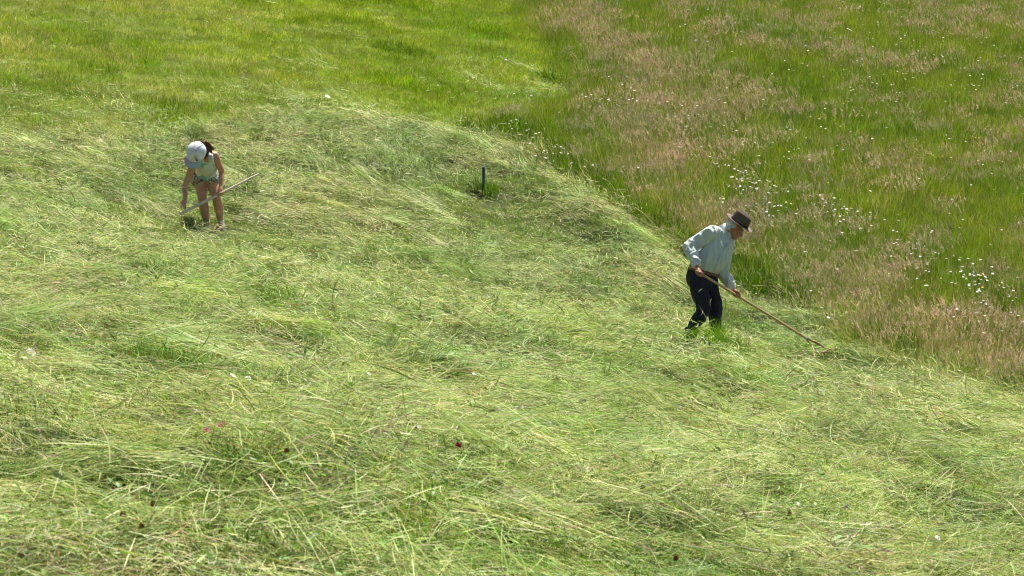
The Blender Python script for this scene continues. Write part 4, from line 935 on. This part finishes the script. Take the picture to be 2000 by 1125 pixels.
pink = pmat('pink withered clover', (.5, .22, .16), .8); pur = pmat('violet floret', (.36, .10, .55), .7)
glow_through(mag, (.85, .12, .5)); glow_through(red, (.5, .05, .12)); glow_through(pink, (.6, .3, .2)); glow_through(pur, (.4, .15, .6))
puff('clover_flower', 402, 841, .0165, mag, 'magenta clover head lying in the hay, left of a pair', 'clover flower')
puff('clover_flower', 433, 830, .0170, mag, 'magenta clover head lying in the hay, right and upper of a pair', 'clover flower')
puff('clover_flower', 895, 871, .016, red, 'dark red clover head in the hay at lower centre', 'clover flower')
puff('clover_flower', 1732, 981, .0155, pink, 'salmon pink clover head in the lower right hay', 'clover flower')
puff('clover_flower', 1452, 1004, .0100, pur, 'small violet flower head in the lower right hay, left one', 'flower')
puff('clover_flower', 1653, 990, .0100, pur, 'small violet flower head beside the salmon clover head', 'flower')
for (x, y) in [(316, 936), (415, 959), (300, 984), (240, 1004), (42, 1083), (300, 1094), (277, 1029), (1520, 866), (1702, 967), (1542, 1004), (1486, 832), (691, 792), (1031, 671), (805, 638), (943, 691), (1109, 700), (141, 721), (1255, 952), (1188, 996), (1810, 815), (560, 880), (760, 1010), (1320, 1090), (1900, 870), (1390, 720)]:
    puff('withered_clover', x, y, .0115, brn, 'withered brown clover flower lying in the cut hay', 'clover', 'brown clover flowers in the hay')
def lying_daisy(px, py, r, label, tilt=(.5, .2)):
    me = flower_mesh('cut_daisy', r, .0, 15, pet); b = ground_px(px, py, .13)[0]
    o = bpy.data.objects.new('cut_daisy', me); o.location = b; o.rotation_euler = (tilt[0], tilt[1], .6); link(o); tag(o, label, 'daisy')
lying_daisy(61, 690, .029, 'big cut white daisy lying in the hay at the left edge', (.9, .1))
lying_daisy(48, 697, .015, 'half hidden cut daisy just left of the big one', (.3, .2))
lying_daisy(456, 733, .020, 'cut white daisy in the left hay, left of a close pair', (.3, .5))
lying_daisy(484, 739, .018, 'cut white daisy in the left hay, right of a close pair', (.5, -.3))
lying_daisy(721, 730, .013, 'small cut daisy in the hay left of the dark arching tuft', (.4, .3))
lying_daisy(926, 730, .014, 'small cut daisy in the hay right of the dark arching tuft', (.4, .1))
lying_daisy(819, 834, .014, 'small cut daisy in the hay straight above the centre bottom', (.5, .3))
lying_daisy(946, 855, .014, 'small cut daisy near the dark red clover head', (.5, 0))
lying_daisy(1561, 985, .014, 'small cut daisy in the hay right of the left violet head', (.5, .2))
lying_daisy(1832, 1050, .014, 'small cut daisy near the lower right corner', (.6, .2))
lying_daisy(640, 188, .045, 'single large white bloom alone on the short grass upper left of centre', (.5, .2))
# single leaves and a split straw
def leaf(px, py, L, W, yaw, label, c, el=.1, lift=.10):
    b = ground_px(px, py, lift)[0]; m, N_, L_ = new_mat('leaf surface'); pb = N_['Principled BSDF']; pb.inputs['Base Color'].default_value = (*c, 1); pb.inputs['Roughness'].default_value = .5
    tl = N_.new('ShaderNodeBsdfTranslucent'); tl.inputs[0].default_value = (c[0]*1.1, c[1]*1.15, c[2]*.8, 1); ms = N_.new('ShaderNodeMixShader'); ms.inputs[0].default_value = .45
    L_.new(pb.outputs[0], ms.inputs[1]); L_.new(tl.outputs[0], ms.inputs[2]); L_.new(ms.outputs[0], N_['Material Output'].inputs[0])
    d = np.array([[math.cos(yaw)*math.cos(el), math.sin(yaw)*math.cos(el), math.sin(el)]])
    V, F = [], []; n = 9; sd_ = unit(np.cross(d[0], [0, .2, 1.]))
    for i in range(n+1):
        t = i/n; w_ = W*math.sin(math.pi*min(1, .06+t*.94))**.75; p = b+d[0]*L*(t-.5)+np.array([0, 0, .25*L*math.sin(t*2.6)*.3])
        V += [p-sd_*w_*.5+np.array([0, 0, w_*.12]), p, p+sd_*w_*.5+np.array([0, 0, w_*.12])]
    for i in range(n):
        for k in range(2): F.append((i*3+k, i*3+k+1, i*3+k+4, i*3+k+3))
    o = mesh_obj('leaf', raw_mesh('leaf', [(np.array(V), F)]), m, loc=b); tag(o, label, 'leaf')
leaf(34, 703, .085, .020, 1.2, 'pale dry leaf standing in the hay below the big cut daisy', (.85, .72, .46), el=1.1, lift=.19)
leaf(1520, 886, .11, .022, .1, 'long pale leaf lying left of the large arching tuft', (.42, .50, .30))
leaf(1880, 1010, .10, .050, -.3, 'broad pale green leaf in the lower right hay', (.30, .42, .20), el=.3)
leaf(1803, 983, .07, .018, -.5, 'oval leaf right of the salmon clover head', (.22, .36, .13))
leaf(612, 1052, .07, .040, .5, 'broad whitish leaf near the bottom left of centre', (.36, .46, .28), el=.4)
leaf(125, 850, .06, .030, 2.0, 'upright green leaf in the hay at lower left', (.14, .33, .04), el=1.0)
leaf(950, 772, .07, .022, .2, 'dark green leaf lying below the centre dark tuft', (.07, .16, .03))
leaf(235, 750, .10, .016, 0, 'slender pale leaf in the left hay above the clover pair', (.45, .55, .38))
